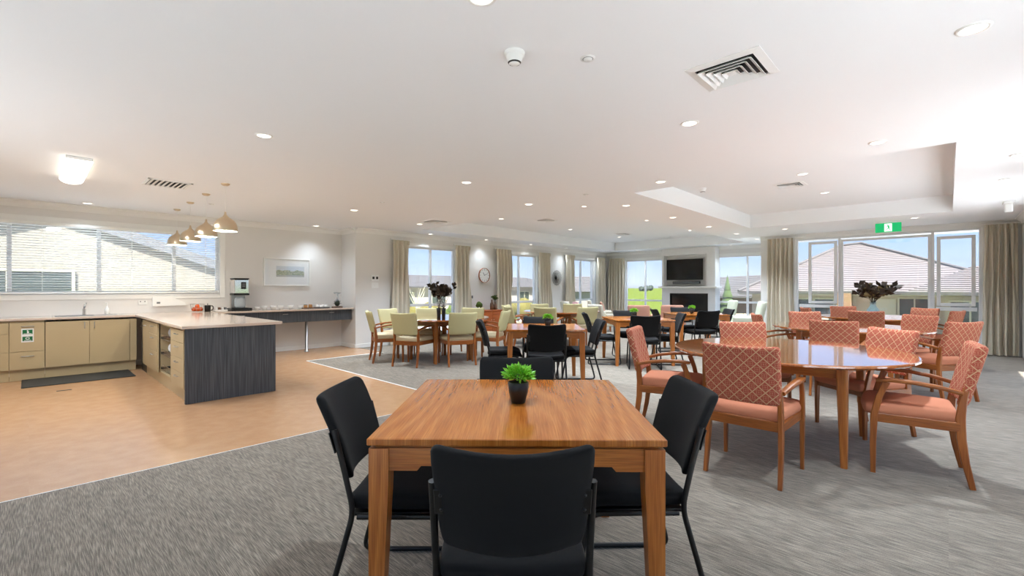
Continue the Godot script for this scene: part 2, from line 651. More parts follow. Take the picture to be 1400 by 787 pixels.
func run_trim(called: String, label: String, prof: PackedVector2Array, at: Vector3, turn: float, length: float) -> void:
	# profile in (out from wall, height); swept along local x
	var st := S()
	var t := Transform3D(Basis(Vector3(0, 0, 1), Vector3(0, 1, 0), Vector3(1, 0, 0)), Vector3.ZERO)
	var pr := PackedVector2Array()
	for p in prof: pr.append(p)
	prism(st, pr, 0.0, length, t)
	var o := struct(called, st, M.trim_white, label)
	o.position = at
	o.rotation.y = turn

func build_shell() -> void:
	var top := 3.0
	# openings are [left, right, bottom, top] measured along each wall from its left end as seen from inside
	wall("wall_kitchen", "pale grey wall behind the kitchen counter with a wide window", P(U0, VK), 0.0, UR + 0.2 - U0, top, [[0.3, 3.98, 1.2, 2.3]])
	wall("wall_return", "short return wall at the end of the dark bench", P(UR, VK), deg_to_rad(-90), VK - VW - 0.2, top, [], 0.2)
	wall("wall_window", "long off-white wall with three tall windows and curtains", P(UR, VW), 0.0, UF + 0.2 - UR, top,
		[[6.17 - UR, 7.67 - UR, 0.1, 2.3], [9.43 - UR, 10.93 - UR, 0.1, 2.3], [12.64 - UR, 14.14 - UR, 0.1, 2.3]])
	wall("wall_fireplace", "wall with the fireplace, television and two windows", P(UF, VW), deg_to_rad(-90), VW - VD, top,
		[[VW - 8.55, VW - 7.05, 0.1, 2.3], [VW - 5.3, VW - 3.6, 0.1, 2.3]])
	wall("wall_corner", "short wall beside the glass doors turning to the fireplace corner", P(UF + 0.2, VD), PI, UF - UD, top, [], 0.2)
	wall("wall_doors", "wall filled by white framed glass doors", P(UD, VD), deg_to_rad(-90), VD - V0, top, [[VD - 2.72, VD + 0.48, 0.03, 2.5]])
	wall("wall_terrace", "wall towards the terrace with full height windows", P(UD + 0.2, V0), PI, UD + 0.2 - U0, top,
		[[2.6, 5.4, 0.05, 2.4], [6.0, 9.0, 0.05, 2.4], [9.8, 12.3, 0.05, 2.4]])
	wall("wall_entry", "wall opposite the fireplace with full height windows", P(U0, V0), deg_to_rad(90), VK - V0, top, [[0.5, 3.5, 0.05, 2.4], [4.3, 7.3, 0.05, 2.4]])
	# floor: slab, carpet and vinyl inlay
	var st := S()
	bx(st, P((U0 + UF) / 2, (V0 + VK) / 2, -0.17), Vector3(UF - U0 + 0.4, 0.3, VK - V0 + 0.4))
	struct("floor", st, M.driveway, "concrete floor slab under carpet and vinyl")
	st = S()
	var lay := func(u0: float, u1: float, v0: float, v1: float) -> void:
		bx(st, P((u0 + u1) / 2, (v0 + v1) / 2, -0.01), Vector3(u1 - u0, 0.02, v1 - v0))
	lay.call(U0, UF, V0, 4.16)
	lay.call(3.42, UF, 4.16, 8.3)
	lay.call(4.95, UF, 8.3, VW)
	struct("floor_carpet", st, M.carpet, "streaked grey-brown carpet across the dining area")
	st = S()
	lay = func(u0: float, u1: float, v0: float, v1: float) -> void:
		bx(st, P((u0 + u1) / 2, (v0 + v1) / 2, -0.0115), Vector3(u1 - u0, 0.02, v1 - v0))
	lay.call(U0, 3.412, 4.168, 8.3)
	lay.call(U0, 4.942, 8.3, VW)
	lay.call(U0, UR, VW, VK)
	struct("floor_vinyl", st, M.vinyl, "warm tan vinyl floor of the kitchen area")
	# metal edge strip between vinyl and carpet
	st = S()
	bx(st, P(3.416, (4.16 + 8.3) / 2, 0.001), Vector3(0.022, 0.006, 8.3 - 4.16), 0.002)
	bx(st, P((3.416 + 4.946) / 2, 8.3, 0.001), Vector3(4.946 - 3.416, 0.006, 0.022), 0.002)
	bx(st, P((U0 + 3.416) / 2, 4.164, 0.0), Vector3(3.416 - U0, 0.004, 0.008), 0.001)
	struct("trim_1", st, M.trim_white, "thin pale edge strip between vinyl and carpet")
	# ceiling with two raised trays
	var trays := [[5.7, 10.78, -0.05, 3.12], [6.0, 14.15, 4.2, 8.47]]
	st = S()
	var us := [U0 - 0.2, UF + 0.2]
	var vs := [V0 - 0.2, VK + 0.2]
	for t in trays:
		us.append_array([t[0], t[1]])
		vs.append_array([t[2], t[3]])
	us.sort()
	vs.sort()
	for i in us.size() - 1:
		for j in vs.size() - 1:
			var cu: float = (us[i] + us[i + 1]) / 2
			var cv: float = (vs[j] + vs[j + 1]) / 2
			var inside := false
			for t in trays:
				if cu > t[0] and cu < t[1] and cv > t[2] and cv < t[3]: inside = true
			if not inside:
				bx(st, P(cu, cv, CEIL + 0.03), Vector3(us[i + 1] - us[i], 0.06, vs[j + 1] - vs[j]))
	var ceil_ := struct("ceiling", st, M.ceiling_paint, "white plasterboard ceiling with two raised trays")
	for t in trays:
		st = S()
		var w := 0.03
		bx(st, P((t[0] + t[1]) / 2, (t[2] + t[3]) / 2, TRAY + 0.03), Vector3(t[1] - t[0] + 0.1, 0.06, t[3] - t[2] + 0.1))
		bx(st, P(t[0] - w / 2, (t[2] + t[3]) / 2, (CEIL + TRAY) / 2 + 0.03), Vector3(w, TRAY - CEIL - 0.06, t[3] - t[2] + 2 * w))
		bx(st, P(t[1] + w / 2, (t[2] + t[3]) / 2, (CEIL + TRAY) / 2 + 0.03), Vector3(w, TRAY - CEIL - 0.06, t[3] - t[2] + 2 * w))
		bx(st, P((t[0] + t[1]) / 2, t[2] - w / 2, (CEIL + TRAY) / 2 + 0.03), Vector3(t[1] - t[0], TRAY - CEIL - 0.06, w))
		bx(st, P((t[0] + t[1]) / 2, t[3] + w / 2, (CEIL + TRAY) / 2 + 0.03), Vector3(t[1] - t[0], TRAY - CEIL - 0.06, w))
		part("ceiling_tray", st, M.ceiling_paint, ceil_)
	# unseen roof, its eaves deepened to keep direct sun off the floor
	st = S()
	bx(st, P((U0 - 1.5 + UF + 0.8) / 2, (V0 - 1.5 + VK + 0.8) / 2, 3.06), Vector3(UF - U0 + 2.3, 0.12, VK - V0 + 2.3))
	struct("roof", st, M.gutter, "unseen flat roof slab with eaves deepened to block the sun")
	# cornices and baseboards
	var cor := PackedVector2Array([Vector2(0, 0), Vector2(0, -0.10), Vector2(0.012, -0.10), Vector2(0.03, -0.055), Vector2(0.065, -0.022), Vector2(0.10, -0.012), Vector2(0.10, 0)])
	var sk := PackedVector2Array([Vector2(0, 0), Vector2(0.012, 0), Vector2(0.012, 0.075), Vector2(0.006, 0.085), Vector2(0, 0.085)])
	var n := 2
	for w in [["kitchen", P(U0, VK), 0.0, UR - U0], ["return", P(UR, VK), -90.0, VK - VW], ["window", P(UR, VW), 0.0, UF - UR],
			["fireplace", P(UF, VW), -90.0, VW - VD], ["doors", P(UD, VD), -90.0, VD - V0], ["terrace", P(UD, V0), 180.0, UD - U0], ["entry", P(U0, V0), 90.0, VK - V0]]:
		run_trim("trim_%d" % n, "white moulded cornice along the %s wall" % w[0], cor, w[1] + Vector3(0, CEIL, 0), deg_to_rad(w[2]), w[3])
		n += 1
		if w[0] in ["kitchen", "return", "fireplace"]:
			run_trim("baseboard_" + w[0], "white baseboard along the %s wall" % w[0], sk, w[1], deg_to_rad(w[2]), w[3])
	for seg in [[UR, 6.1], [7.74, 9.36], [11.0, 12.57], [14.21, UF]]:
		run_trim("baseboard_window%s" % ("" if seg[0] == UR else "_%03d" % int(seg[0])), "white baseboard piece along the window wall", sk, P(seg[0], VW), 0.0, seg[1] - seg[0])

# ------------------------------------------------------------------ lamps and ceiling fittings
func downlight(u: float, v: float, h: float, label: String, group: String, dim := 1.0) -> void:
	var o := thing("downlight", label, "ceiling light", P(u, v, h), 0.0, group)
	var st := S()
	lathe(st, [Vector2(0.052, 0.0), Vector2(0.052, -0.006), Vector2(0.058, -0.009), Vector2(0.068, -0.006), Vector2(0.070, 0.0)], 20)
	part("bezel", st, M.trim_white, o)
	st = S()
	lathe(st, [Vector2(0.0, -0.005), Vector2(0.052, -0.004), Vector2(0.052, 0.0)], 20)
	part("lamp_lens", st, M.lamp_glow, o)
	var l := SpotLight3D.new()
	l.name = "light"
	l.light_energy = LAMP_E * dim
	l.light_color = Color(0.88, 0.94, 1.0)
	l.light_size = 0.05
	l.spot_range = 20.0
	l.spot_attenuation = 2.0
	l.spot_angle = 58.0
	l.spot_angle_attenuation = 1.0
	l.shadow_enabled = true
	l.position = Vector3(0, -0.02, 0)
	l.rotation_degrees = Vector3(-90, 0, 0)
	o.add_child(l)

const LAMP_E := 2.6

func build_lights() -> void:
	# [u, v, what it is next to]
	for a in [[1.38, 4.23, "above the edge where vinyl meets carpet"], [3.71, 4.3, "above the corner of the vinyl floor"], [3.74, 7.19, "between the dark bench and the sage chairs"],
			[3.59, 1.48, "between the square diffuser and the ceiling tray"], [3.26, -0.09, "near the terrace wall, past the square diffuser"], [1.39, 1.51, "beside the smoke alarm"],
			[5.34, 4.72, "at the kitchen end of the window side tray"], [5.32, 2.55, "at the kitchen end of the tray over pink chairs"], [5.47, 7.79, "beside the square diffuser near the first tall window"],
			[5.22, 0.46, "above the first round table, beside the tray edge"]]:
		downlight(a[0], a[1], CEIL, "small round ceiling downlight " + a[2], "downlights in the flat ceiling", 0.75 if a[0] < 3.73 and a[1] < 5.0 else 1.8)
	for u in [8.06, 6.65]:
		downlight(u, -0.5, CEIL, "small round downlight between ceiling tray and terrace wall", "downlights along the terrace wall", 0.6)
	for u in [6.48, 8.17, 9.92, 11.66, 13.3]:
		downlight(u, 3.68, CEIL, "small round downlight in the row between the two ceiling trays", "downlights between the trays", 2.0)
	for u in [6.65, 8.49, 10.31, 12.06, 13.9]:
		downlight(u, 9.03, CEIL, "small round downlight in the row beside the window wall curtains", "downlights along the window wall", 0.22)
	for a in [[7.4, 5.1], [9.95, 5.1], [12.43, 5.1], [7.43, 7.4], [10.07, 7.4], [12.6, 7.4]]:
		downlight(a[0], a[1], TRAY, "small round downlight inside the raised tray beside the window wall", "downlights in the window side tray", 2.4)
	for a in [[9.09, 1.49], [7.39, 1.47]]:
		downlight(a[0], a[1], TRAY, "small round downlight inside the raised tray over the pink chairs", "downlights in the door side tray", 1.6)
	for a in [[11.3, 0.46], [11.46, 2.61]]:
		downlight(a[0], a[1], CEIL, "small round downlight between raised tray and glass doors", "downlights by the glass doors", 1.4)
	for a in [[14.55, 4.75], [14.6, 7.85]]:
		downlight(a[0], a[1], CEIL, "small round downlight beside the fireplace wall", "downlights by the fireplace", 0.5)
	downlight(4.13, 9.56, CEIL, "small round downlight above the dark floating bench", "", 0.3)
	downlight(0.62, 9.56, CEIL, "small round downlight above the kitchen window blind", "", 0.4)
	diffuser()
	# pendants over the island
	for i in 4:
		pendant(P(1.69, 6.54 + 0.903 * i), ["copper-brass onion pendant lamp over the dark end panel of the island", "brass onion pendant lamp second from the island's dark end panel", "brass onion pendant lamp second from the kitchen window", "pale brass onion pendant lamp hanging nearest the kitchen window"][i])
	# square air diffusers and small fittings
	square_vent(P(2.9, 0.94, CEIL), 0.41, "white square air diffuser with stepped louvres near the smoke alarm")
	square_vent(P(5.46, 7.24, CEIL), 0.44, "white square air diffuser beside the window side ceiling tray")
	square_vent(P(8.29, 6.79, TRAY), 0.4, "square air diffuser inside the window side tray, first from the kitchen")
	square_vent(P(11.96, 6.9, TRAY), 0.4, "square air diffuser inside the window side tray towards the fireplace")
	square_vent(P(8.03, 1.76, TRAY), 0.4, "square air diffuser inside the tray over the pink chairs")
	bar_vent(P(1.19, 7.05, CEIL))
	# smoke alarm, sprinklers, sensors
	var sa := thing("smoke_alarm", "white smoke alarm projecting from the flat ceiling", "smoke alarm", P(1.85, 1.74, CEIL))
	var st := S()
	lathe(st, [Vector2(0.0, -0.02), Vector2(0.055, -0.018), Vector2(0.058, 0.0)], 20)
	part("base", st, M.white_plastic, sa)
	st = S()
	lathe(st, [Vector2(0.0, -0.068), Vector2(0.02, -0.067), Vector2(0.03, -0.06), Vector2(0.044, -0.04), Vector2(0.046, -0.018)], 20)
	part("sensor_head", st, M.white_plastic, sa)
	st = S()
	lathe(st, [Vector2(0.031, -0.0615), Vector2(0.037, -0.055)], 20)
	part("sensor_slot", st, M.black_plastic, sa)
	var sd := copy(sa, P(7.37, 2.83, TRAY), 0.0, "white smoke alarm inside the tray over the pink chairs")
	for a in [[2.18, 1.48, CEIL, "flat round sprinkler cover beside the smoke alarm"], [5.33, 3.65, CEIL, "flat round sprinkler cover between the two ceiling trays"],
			[13.6, 6.2, TRAY, "round sprinkler cover in the tray before the fireplace"], [3.69, 6.22, CEIL, "small round ceiling sensor between kitchen and dining tables"], [1.95, 8.27, CEIL, "small round ceiling sensor beside the pendants"]]:
		var sp := thing("sprinkler_cover", a[3], "ceiling fitting", P(a[0], a[1], a[2]))
		st = S()
		lathe(st, [Vector2(0.0, -0.014), Vector2(0.024, -0.013), Vector2(0.026, -0.004), Vector2(0.042, -0.004), Vector2(0.043, 0.0)], 18)
		part("cover_plate", st, M.white_plastic, sp)
		st = S()
		lathe(st, [Vector2(0.026, -0.0055), Vector2(0.030, -0.0055)], 18)
		part("ring_gap", st, M.grey_plastic, sp)
	# emergency spot fitting near the terrace end of the glass doors
	var em := thing("emergency_light", "white twin emergency light on the ceiling beside the tall end curtain", "emergency light", P(10.2, -0.66, CEIL))
	part("mounting_plate", box_st(Vector3(0, -0.012, 0), Vector3(0.30, 0.024, 0.12), 0.004), M.white_plastic, em)
	part("lamp_body", box_st(Vector3(0.05, -0.085, 0), Vector3(0.075, 0.13, 0.09), 0.012), M.white_plastic, em)
	exit_sign()

func diffuser() -> void:
	var o := thing("kitchen_ceiling_light", "bright curved acrylic batten light on the kitchen ceiling", "ceiling light", P(0.345, 6.85, CEIL))
	part("base_tray", box_st(Vector3(0, -0.015, 0), Vector3(0.20, 0.03, 1.22), 0.004), M.white_plastic, o)
	var st := S()
	var n := 10
	for i in n:
		var a0 := PI * i / n
		var a1 := PI * (i + 1) / n
		var p0 := Vector2(cos(a0) * 0.105, -0.03 - sin(a0) * 0.055)
		var p1 := Vector2(cos(a1) * 0.105, -0.03 - sin(a1) * 0.055)
		quad_out(st, Vector3(p0.x, p0.y, -0.6), Vector3(p1.x, p1.y, -0.6), Vector3(p1.x, p1.y, 0.6), Vector3(p0.x, p0.y, 0.6), Vector3(p0.x, p0.y, 0))
		for z in [-0.6, 0.6]:
			tri_out(st, Vector3(p0.x, p0.y, z), Vector3(p1.x, p1.y, z), Vector3(0, -0.03, z), Vector3(0, 0, z))
	part("lamp_diffuser", st, M.panel_glow, o)
	var l := AreaLight3D.new()
	l.name = "light"
	l.area_size = Vector2(0.2, 1.18)
	l.light_energy = 3.2
	l.area_normalize_energy = true
	l.light_color = Color(0.96, 0.98, 1.0)
	l.shadow_enabled = true
	l.area_range = 20.0
	l.position = Vector3(0, -0.095, 0)
	l.rotation_degrees = Vector3(-90, 0, 0)
	o.add_child(l)

func pendant(at: Vector3, label: String) -> void:
	var o := thing("pendant_lamp", label, "pendant light", at, 0.0, "pendants over the island")
	var st := S()
	lathe(st, [Vector2(0.0, CEIL - 0.026), Vector2(0.03, CEIL - 0.025), Vector2(0.048, CEIL - 0.012), Vector2(0.05, CEIL)], 20)
	part("canopy", st, M.brass, o)
	st = S()
	tube(st, [Vector3(0, 2.23, 0), Vector3(0, CEIL - 0.02, 0)], 0.0025, 6)
	part("cord", st, M.white_plastic, o)
	st = S()
	var pr := [Vector2(0.132, 2.008), Vector2(0.135, 2.035), Vector2(0.130, 2.075), Vector2(0.118, 2.108), Vector2(0.098, 2.138), Vector2(0.072, 2.161), Vector2(0.046, 2.178), Vector2(0.027, 2.194), Vector2(0.015, 2.214), Vector2(0.009, 2.25)]
	lathe(st, pr, 32)
	part("shade", st, M.brass, o)
	st = S()
	var inn := []
	for p in pr.slice(0, 7): inn.append(Vector2(p.x - 0.003, p.y + 0.001))
	inn.append(Vector2(0.0, 2.2))
	inn.reverse()
	lathe(st, inn, 32)
	part("shade_lining", st, M.trim_white, o)
	st = S()
	lathe(st, [Vector2(0.0, 2.03), Vector2(0.02, 2.034), Vector2(0.032, 2.055), Vector2(0.03, 2.075), Vector2(0.015, 2.10), Vector2(0.0, 2.105)], 14)
	part("lamp_bulb", st, M.panel_glow, o)
	var l := OmniLight3D.new()
	l.name = "light"
	l.light_energy = 0.25
	l.light_size = 0.03
	l.light_color = Color(1.0, 0.95, 0.86)
	l.omni_range = 20.0
	l.omni_attenuation = 2.0
	l.shadow_enabled = true
	l.position = Vector3(0, 2.06, 0)
	o.add_child(l)

func square_vent(at: Vector3, w: float, label: String) -> void:
	var o := thing("air_diffuser", label, "air vent", at)
	var st := S()
	for k in 4:
		var t := Transform3D(Basis(Vector3.UP, k * PI / 2), Vector3.ZERO)
		var a := w / 2
		var b := w / 2 - 0.045
		quad_out(st, t * Vector3(-a, -0.004, -a), t * Vector3(a, -0.004, -a), t * Vector3(b, -0.012, -b), t * Vector3(-b, -0.012, -b), Vector3.DOWN)
		quad_out(st, t * Vector3(-a, -0.004, -a), t * Vector3(a, -0.004, -a), t * Vector3(a, 0.0, -a), t * Vector3(-a, 0.0, -a), t * Vector3(0, 0, -1))
	part("frame", st, M.white_plastic, o)
	part("throat", box_st(Vector3(0, -0.0015, 0), Vector3(w - 0.09, 0.003, w - 0.09)), M.black_plastic, o)
	for r in 4:
		st = S()
		var b := (w / 2 - 0.045) * (0.93 - r * 0.22)
		var c := b - (w / 2 - 0.045) * 0.15
		for k in 4:
			var t := Transform3D(Basis(Vector3.UP, k * PI / 2), Vector3.ZERO)
			quad_out(st, t * Vector3(-b, -0.026, -b), t * Vector3(b, -0.026, -b), t * Vector3(c, -0.006, -c), t * Vector3(-c, -0.006, -c), Vector3.DOWN)
			quad_out(st, t * Vector3(-b, -0.026, -b), t * Vector3(b, -0.026, -b), t * Vector3(b, -0.022, -b), t * Vector3(-b, -0.022, -b), t * Vector3(0, 0, -1))
			quad_out(st, t * Vector3(-b, -0.022, -b), t * Vector3(b, -0.022, -b), t * Vector3(c, -0.003, -c), t * Vector3(-c, -0.003, -c), Vector3.UP)
		part("louvre", st, M.white_plastic, o)
	part("centre_plate", box_st(Vector3(0, -0.016, 0), Vector3(w * 0.12, 0.004, w * 0.12)), M.white_plastic, o)

func bar_vent(at: Vector3) -> void:
	var o := thing("air_grille", "white rectangular slatted air grille on the kitchen ceiling", "air vent", at)
	var st := S()
	for x in [-0.21, 0.21]: bx(st, Vector3(x, -0.006, 0), Vector3(0.03, 0.012, 0.45), 0.003)
	for z in [-0.21, 0.21]: bx(st, Vector3(0, -0.006, z), Vector3(0.45, 0.012, 0.03), 0.003)
	part("frame", st, M.white_plastic, o)
	part("throat", box_st(Vector3(0, -0.001, 0), Vector3(0.40, 0.002, 0.40)), M.black_plastic, o)
	for i in 8:
		st = S()
		var t := Transform3D(Basis(Vector3(0, 0, 1), deg_to_rad(26)), Vector3(-0.175 + i * 0.05, -0.012, 0))
		bx(st, Vector3.ZERO, Vector3(0.044, 0.003, 0.40), 0.0, t)
		part("slat", st, M.white_plastic, o)

func exit_sign() -> void:
	var o := thing("exit_sign", "green and white running figure exit sign hanging before the glass doors", "exit sign", P(11.62, 0.86, CEIL), deg_to_rad(-90))
	part("hanger", box_st(Vector3(0, -0.01, 0), Vector3(0.30, 0.02, 0.05), 0.004), M.white_plastic, o)
	part("panel", box_st(Vector3(0, -0.115, 0), Vector3(0.40, 0.18, 0.028), 0.006), M.exit_green, o)
	for s in [1.0, -1.0]:
		var z: float = 0.0155 * s
		part("door_symbol", box_st(Vector3(0, -0.115, z), Vector3(0.115, 0.15, 0.003)), M.exit_white, o)
		var st := S()
		z = 0.0178 * s
		var seg := func(a: Vector2, b: Vector2, w: float) -> void:
			var d := (b - a).normalized()
			var n := Vector2(-d.y, d.x) * w * 0.5
			quad_out(st, Vector3(a.x + n.x, a.y + n.y, z), Vector3(b.x + n.x, b.y + n.y, z), Vector3(b.x - n.x, b.y - n.y, z), Vector3(a.x - n.x, a.y - n.y, z), Vector3(0, 0, s))
		seg.call(Vector2(-0.022, -0.058), Vector2(-0.004, -0.058), 0.018)     # head
		seg.call(Vector2(-0.004, -0.072), Vector2(0.012, -0.118), 0.024)      # trunk
		seg.call(Vector2(-0.002, -0.078), Vector2(-0.034, -0.098), 0.010)     # arms
		seg.call(Vector2(0.004, -0.080), Vector2(0.036, -0.096), 0.010)
		seg.call(Vector2(0.008, -0.118), Vector2(-0.018, -0.148), 0.014)      # legs
		seg.call(Vector2(-0.018, -0.148), Vector2(-0.040, -0.150), 0.011)
		seg.call(Vector2(0.012, -0.118), Vector2(0.020, -0.150), 0.014)
		seg.call(Vector2(0.020, -0.150), Vector2(0.044, -0.178), 0.011)
		part("figure_symbol", st, M.exit_green, o)

# ------------------------------------------------------------------ windows, curtains, blind
func rect_frame(st: SurfaceTool, x0: float, x1: float, y0: float, y1: float, w: float, z: float, d: float, bev := 0.004) -> void:
	bx(st, Vector3(x0 + w / 2, (y0 + y1) / 2, z), Vector3(w, y1 - y0, d), bev)
	bx(st, Vector3(x1 - w / 2, (y0 + y1) / 2, z), Vector3(w, y1 - y0, d), bev)
	bx(st, Vector3((x0 + x1) / 2, y0 + w / 2, z), Vector3(x1 - x0 - 2 * w, w, d), bev)
	bx(st, Vector3((x0 + x1) / 2, y1 - w / 2, z), Vector3(x1 - x0 - 2 * w, w, d), bev)

# opening from local x0..x1, y0..y1; muls: x positions of posts; rails: [x0, x1, y]
func window(n: int, label: String, at: Vector3, turn: float, x0: float, x1: float, y0: float, y1: float, muls: Array, rail_y: float, trim_w := 0.07, sashes := []) -> Node3D:
	var o := Node3D.new()
	o.name = "window_%d" % n
	add_child(o)
	o.position = at
	o.rotation.y = turn
	tag(o, label, "", "", "structure")
	var z := -0.11
	var st := S()
	rect_frame(st, x0, x1, y0, y1, 0.045, z, 0.09)
	part("window_frame", st, M.frame_white, o)
	var xs := [x0 + 0.045]
	for mx in muls:
		part("mullion", box_st(Vector3(mx, (y0 + y1) / 2, z), Vector3(0.05, y1 - y0 - 0.09, 0.075), 0.004), M.frame_white, o)
		xs.append(mx)
	xs.append(x1 - 0.045)
	if rail_y > 0.0:
		for i in xs.size() - 1:
			part("transom", box_st(Vector3((xs[i] + xs[i + 1]) / 2, rail_y, z), Vector3(xs[i + 1] - xs[i] - 0.05, 0.06, 0.07), 0.004), M.frame_white, o)
	for i in xs.size() - 1:
		var ys := [y0 + 0.045, rail_y, y1 - 0.045] if rail_y > 0.0 else [y0 + 0.045, y1 - 0.045]
		for k in ys.size() - 1:
			part("pane", box_st(Vector3((xs[i] + xs[i + 1]) / 2, (ys[k] + ys[k + 1]) / 2, z), Vector3(xs[i + 1] - xs[i] - 0.01, ys[k + 1] - ys[k] - 0.01, 0.006)), M.glass, o)
	for s in sashes:
		st = S()
		rect_frame(st, s[0], s[1], s[2], s[3], 0.055, z + 0.03, 0.05)
		part("sash", st, M.frame_white, o)
	if trim_w > 0.0:
		st = S()
		rect_frame(st, x0 - trim_w, x1 + trim_w, y0 - (trim_w if y0 > 0.3 else y0 - 0.005), y1 + trim_w, trim_w, 0.009, 0.018, 0.004)
		part("architrave", st, M.trim_white, o)
	# plaster reveal lining
	st = S()
	var rz := -0.033
	for e in [[x0 + 0.004, (y0 + y1) / 2, 0.008, y1 - y0], [x1 - 0.004, (y0 + y1) / 2, 0.008, y1 - y0], [(x0 + x1) / 2, y0 + 0.004, x1 - x0 - 0.02, 0.008], [(x0 + x1) / 2, y1 - 0.004, x1 - x0 - 0.02, 0.008]]:
		bx(st, Vector3(e[0], e[1], rz), Vector3(e[2], e[3], 0.064))
	part("reveal", st, M.trim_white, o)
	return o

func curtain(at: Vector3, turn: float, w: float, top: float, label: String, folds: int, lean := 0.0, tint = null, seed_ := 1) -> void:
	# hangs from local y = top to the floor; x across, z into the room
	var o := thing("curtain", label, "curtain", at, turn)
	var nz := noise(0.9, 70 + seed_)
	var cols := folds * 10
	var rows := 14
	var pt := func(i: int, j: int, side: float) -> Vector3:
		var fx := float(i) / cols
		var fy := float(j) / rows
		var spread := 1.0 + 0.10 * fy
		var x := (fx - 0.5) * w * spread + lean * fy + 0.012 * nz.get_noise_2d(fx * 9.0, fy * 2.0)
		var amp := (0.038 + 0.034 * smoothstep(0.0, 0.12, fy)) * (0.9 + 0.5 * nz.get_noise_2d(floorf(fx * folds) * 3.3, 5.0))
		var ph := fx * folds * TAU + 0.9 * nz.get_noise_2d(fx * 4.0, fy * 1.3)
		var sw := sin(ph)
		var zz := signf(sw) * pow(absf(sw), 0.75) * amp + 0.010 * nz.get_noise_2d(fx * 20.0, fy * 3.0)
		return Vector3(x, lerpf(top - 0.09, 0.015, fy), zz + side)
	var st := S()
	st.set_smooth_group(0)
	for i in cols:
		for j in rows:
			quad_out(st, pt.call(i, j, 0.0), pt.call(i + 1, j, 0.0), pt.call(i + 1, j + 1, 0.0), pt.call(i, j + 1, 0.0), Vector3(0, 0, 1))
	part("drape", st, M.drape, o)
	# pinch-pleated heading
	st = S()
	st.set_smooth_group(0)
	var hp := func(i: int, k: int) -> Vector3:
		var fx := float(i) / cols
		var z := sin(fx * folds * TAU) * (0.030 if k == 2 else 0.040) + 0.006
		return Vector3((fx - 0.5) * w, [top, top - 0.05, top - 0.095][k], z)
	for i in cols:
		for k in 2:
			quad_out(st, hp.call(i, k), hp.call(i + 1, k), hp.call(i + 1, k + 1), hp.call(i, k + 1), Vector3(0, 0, 1))
	part("pleated_heading", st, M.drape, o)
	part("curtain_rail", box_st(Vector3(0, top + 0.012, -0.01), Vector3(w + 0.1, 0.022, 0.03), 0.004), M.trim_white, o)

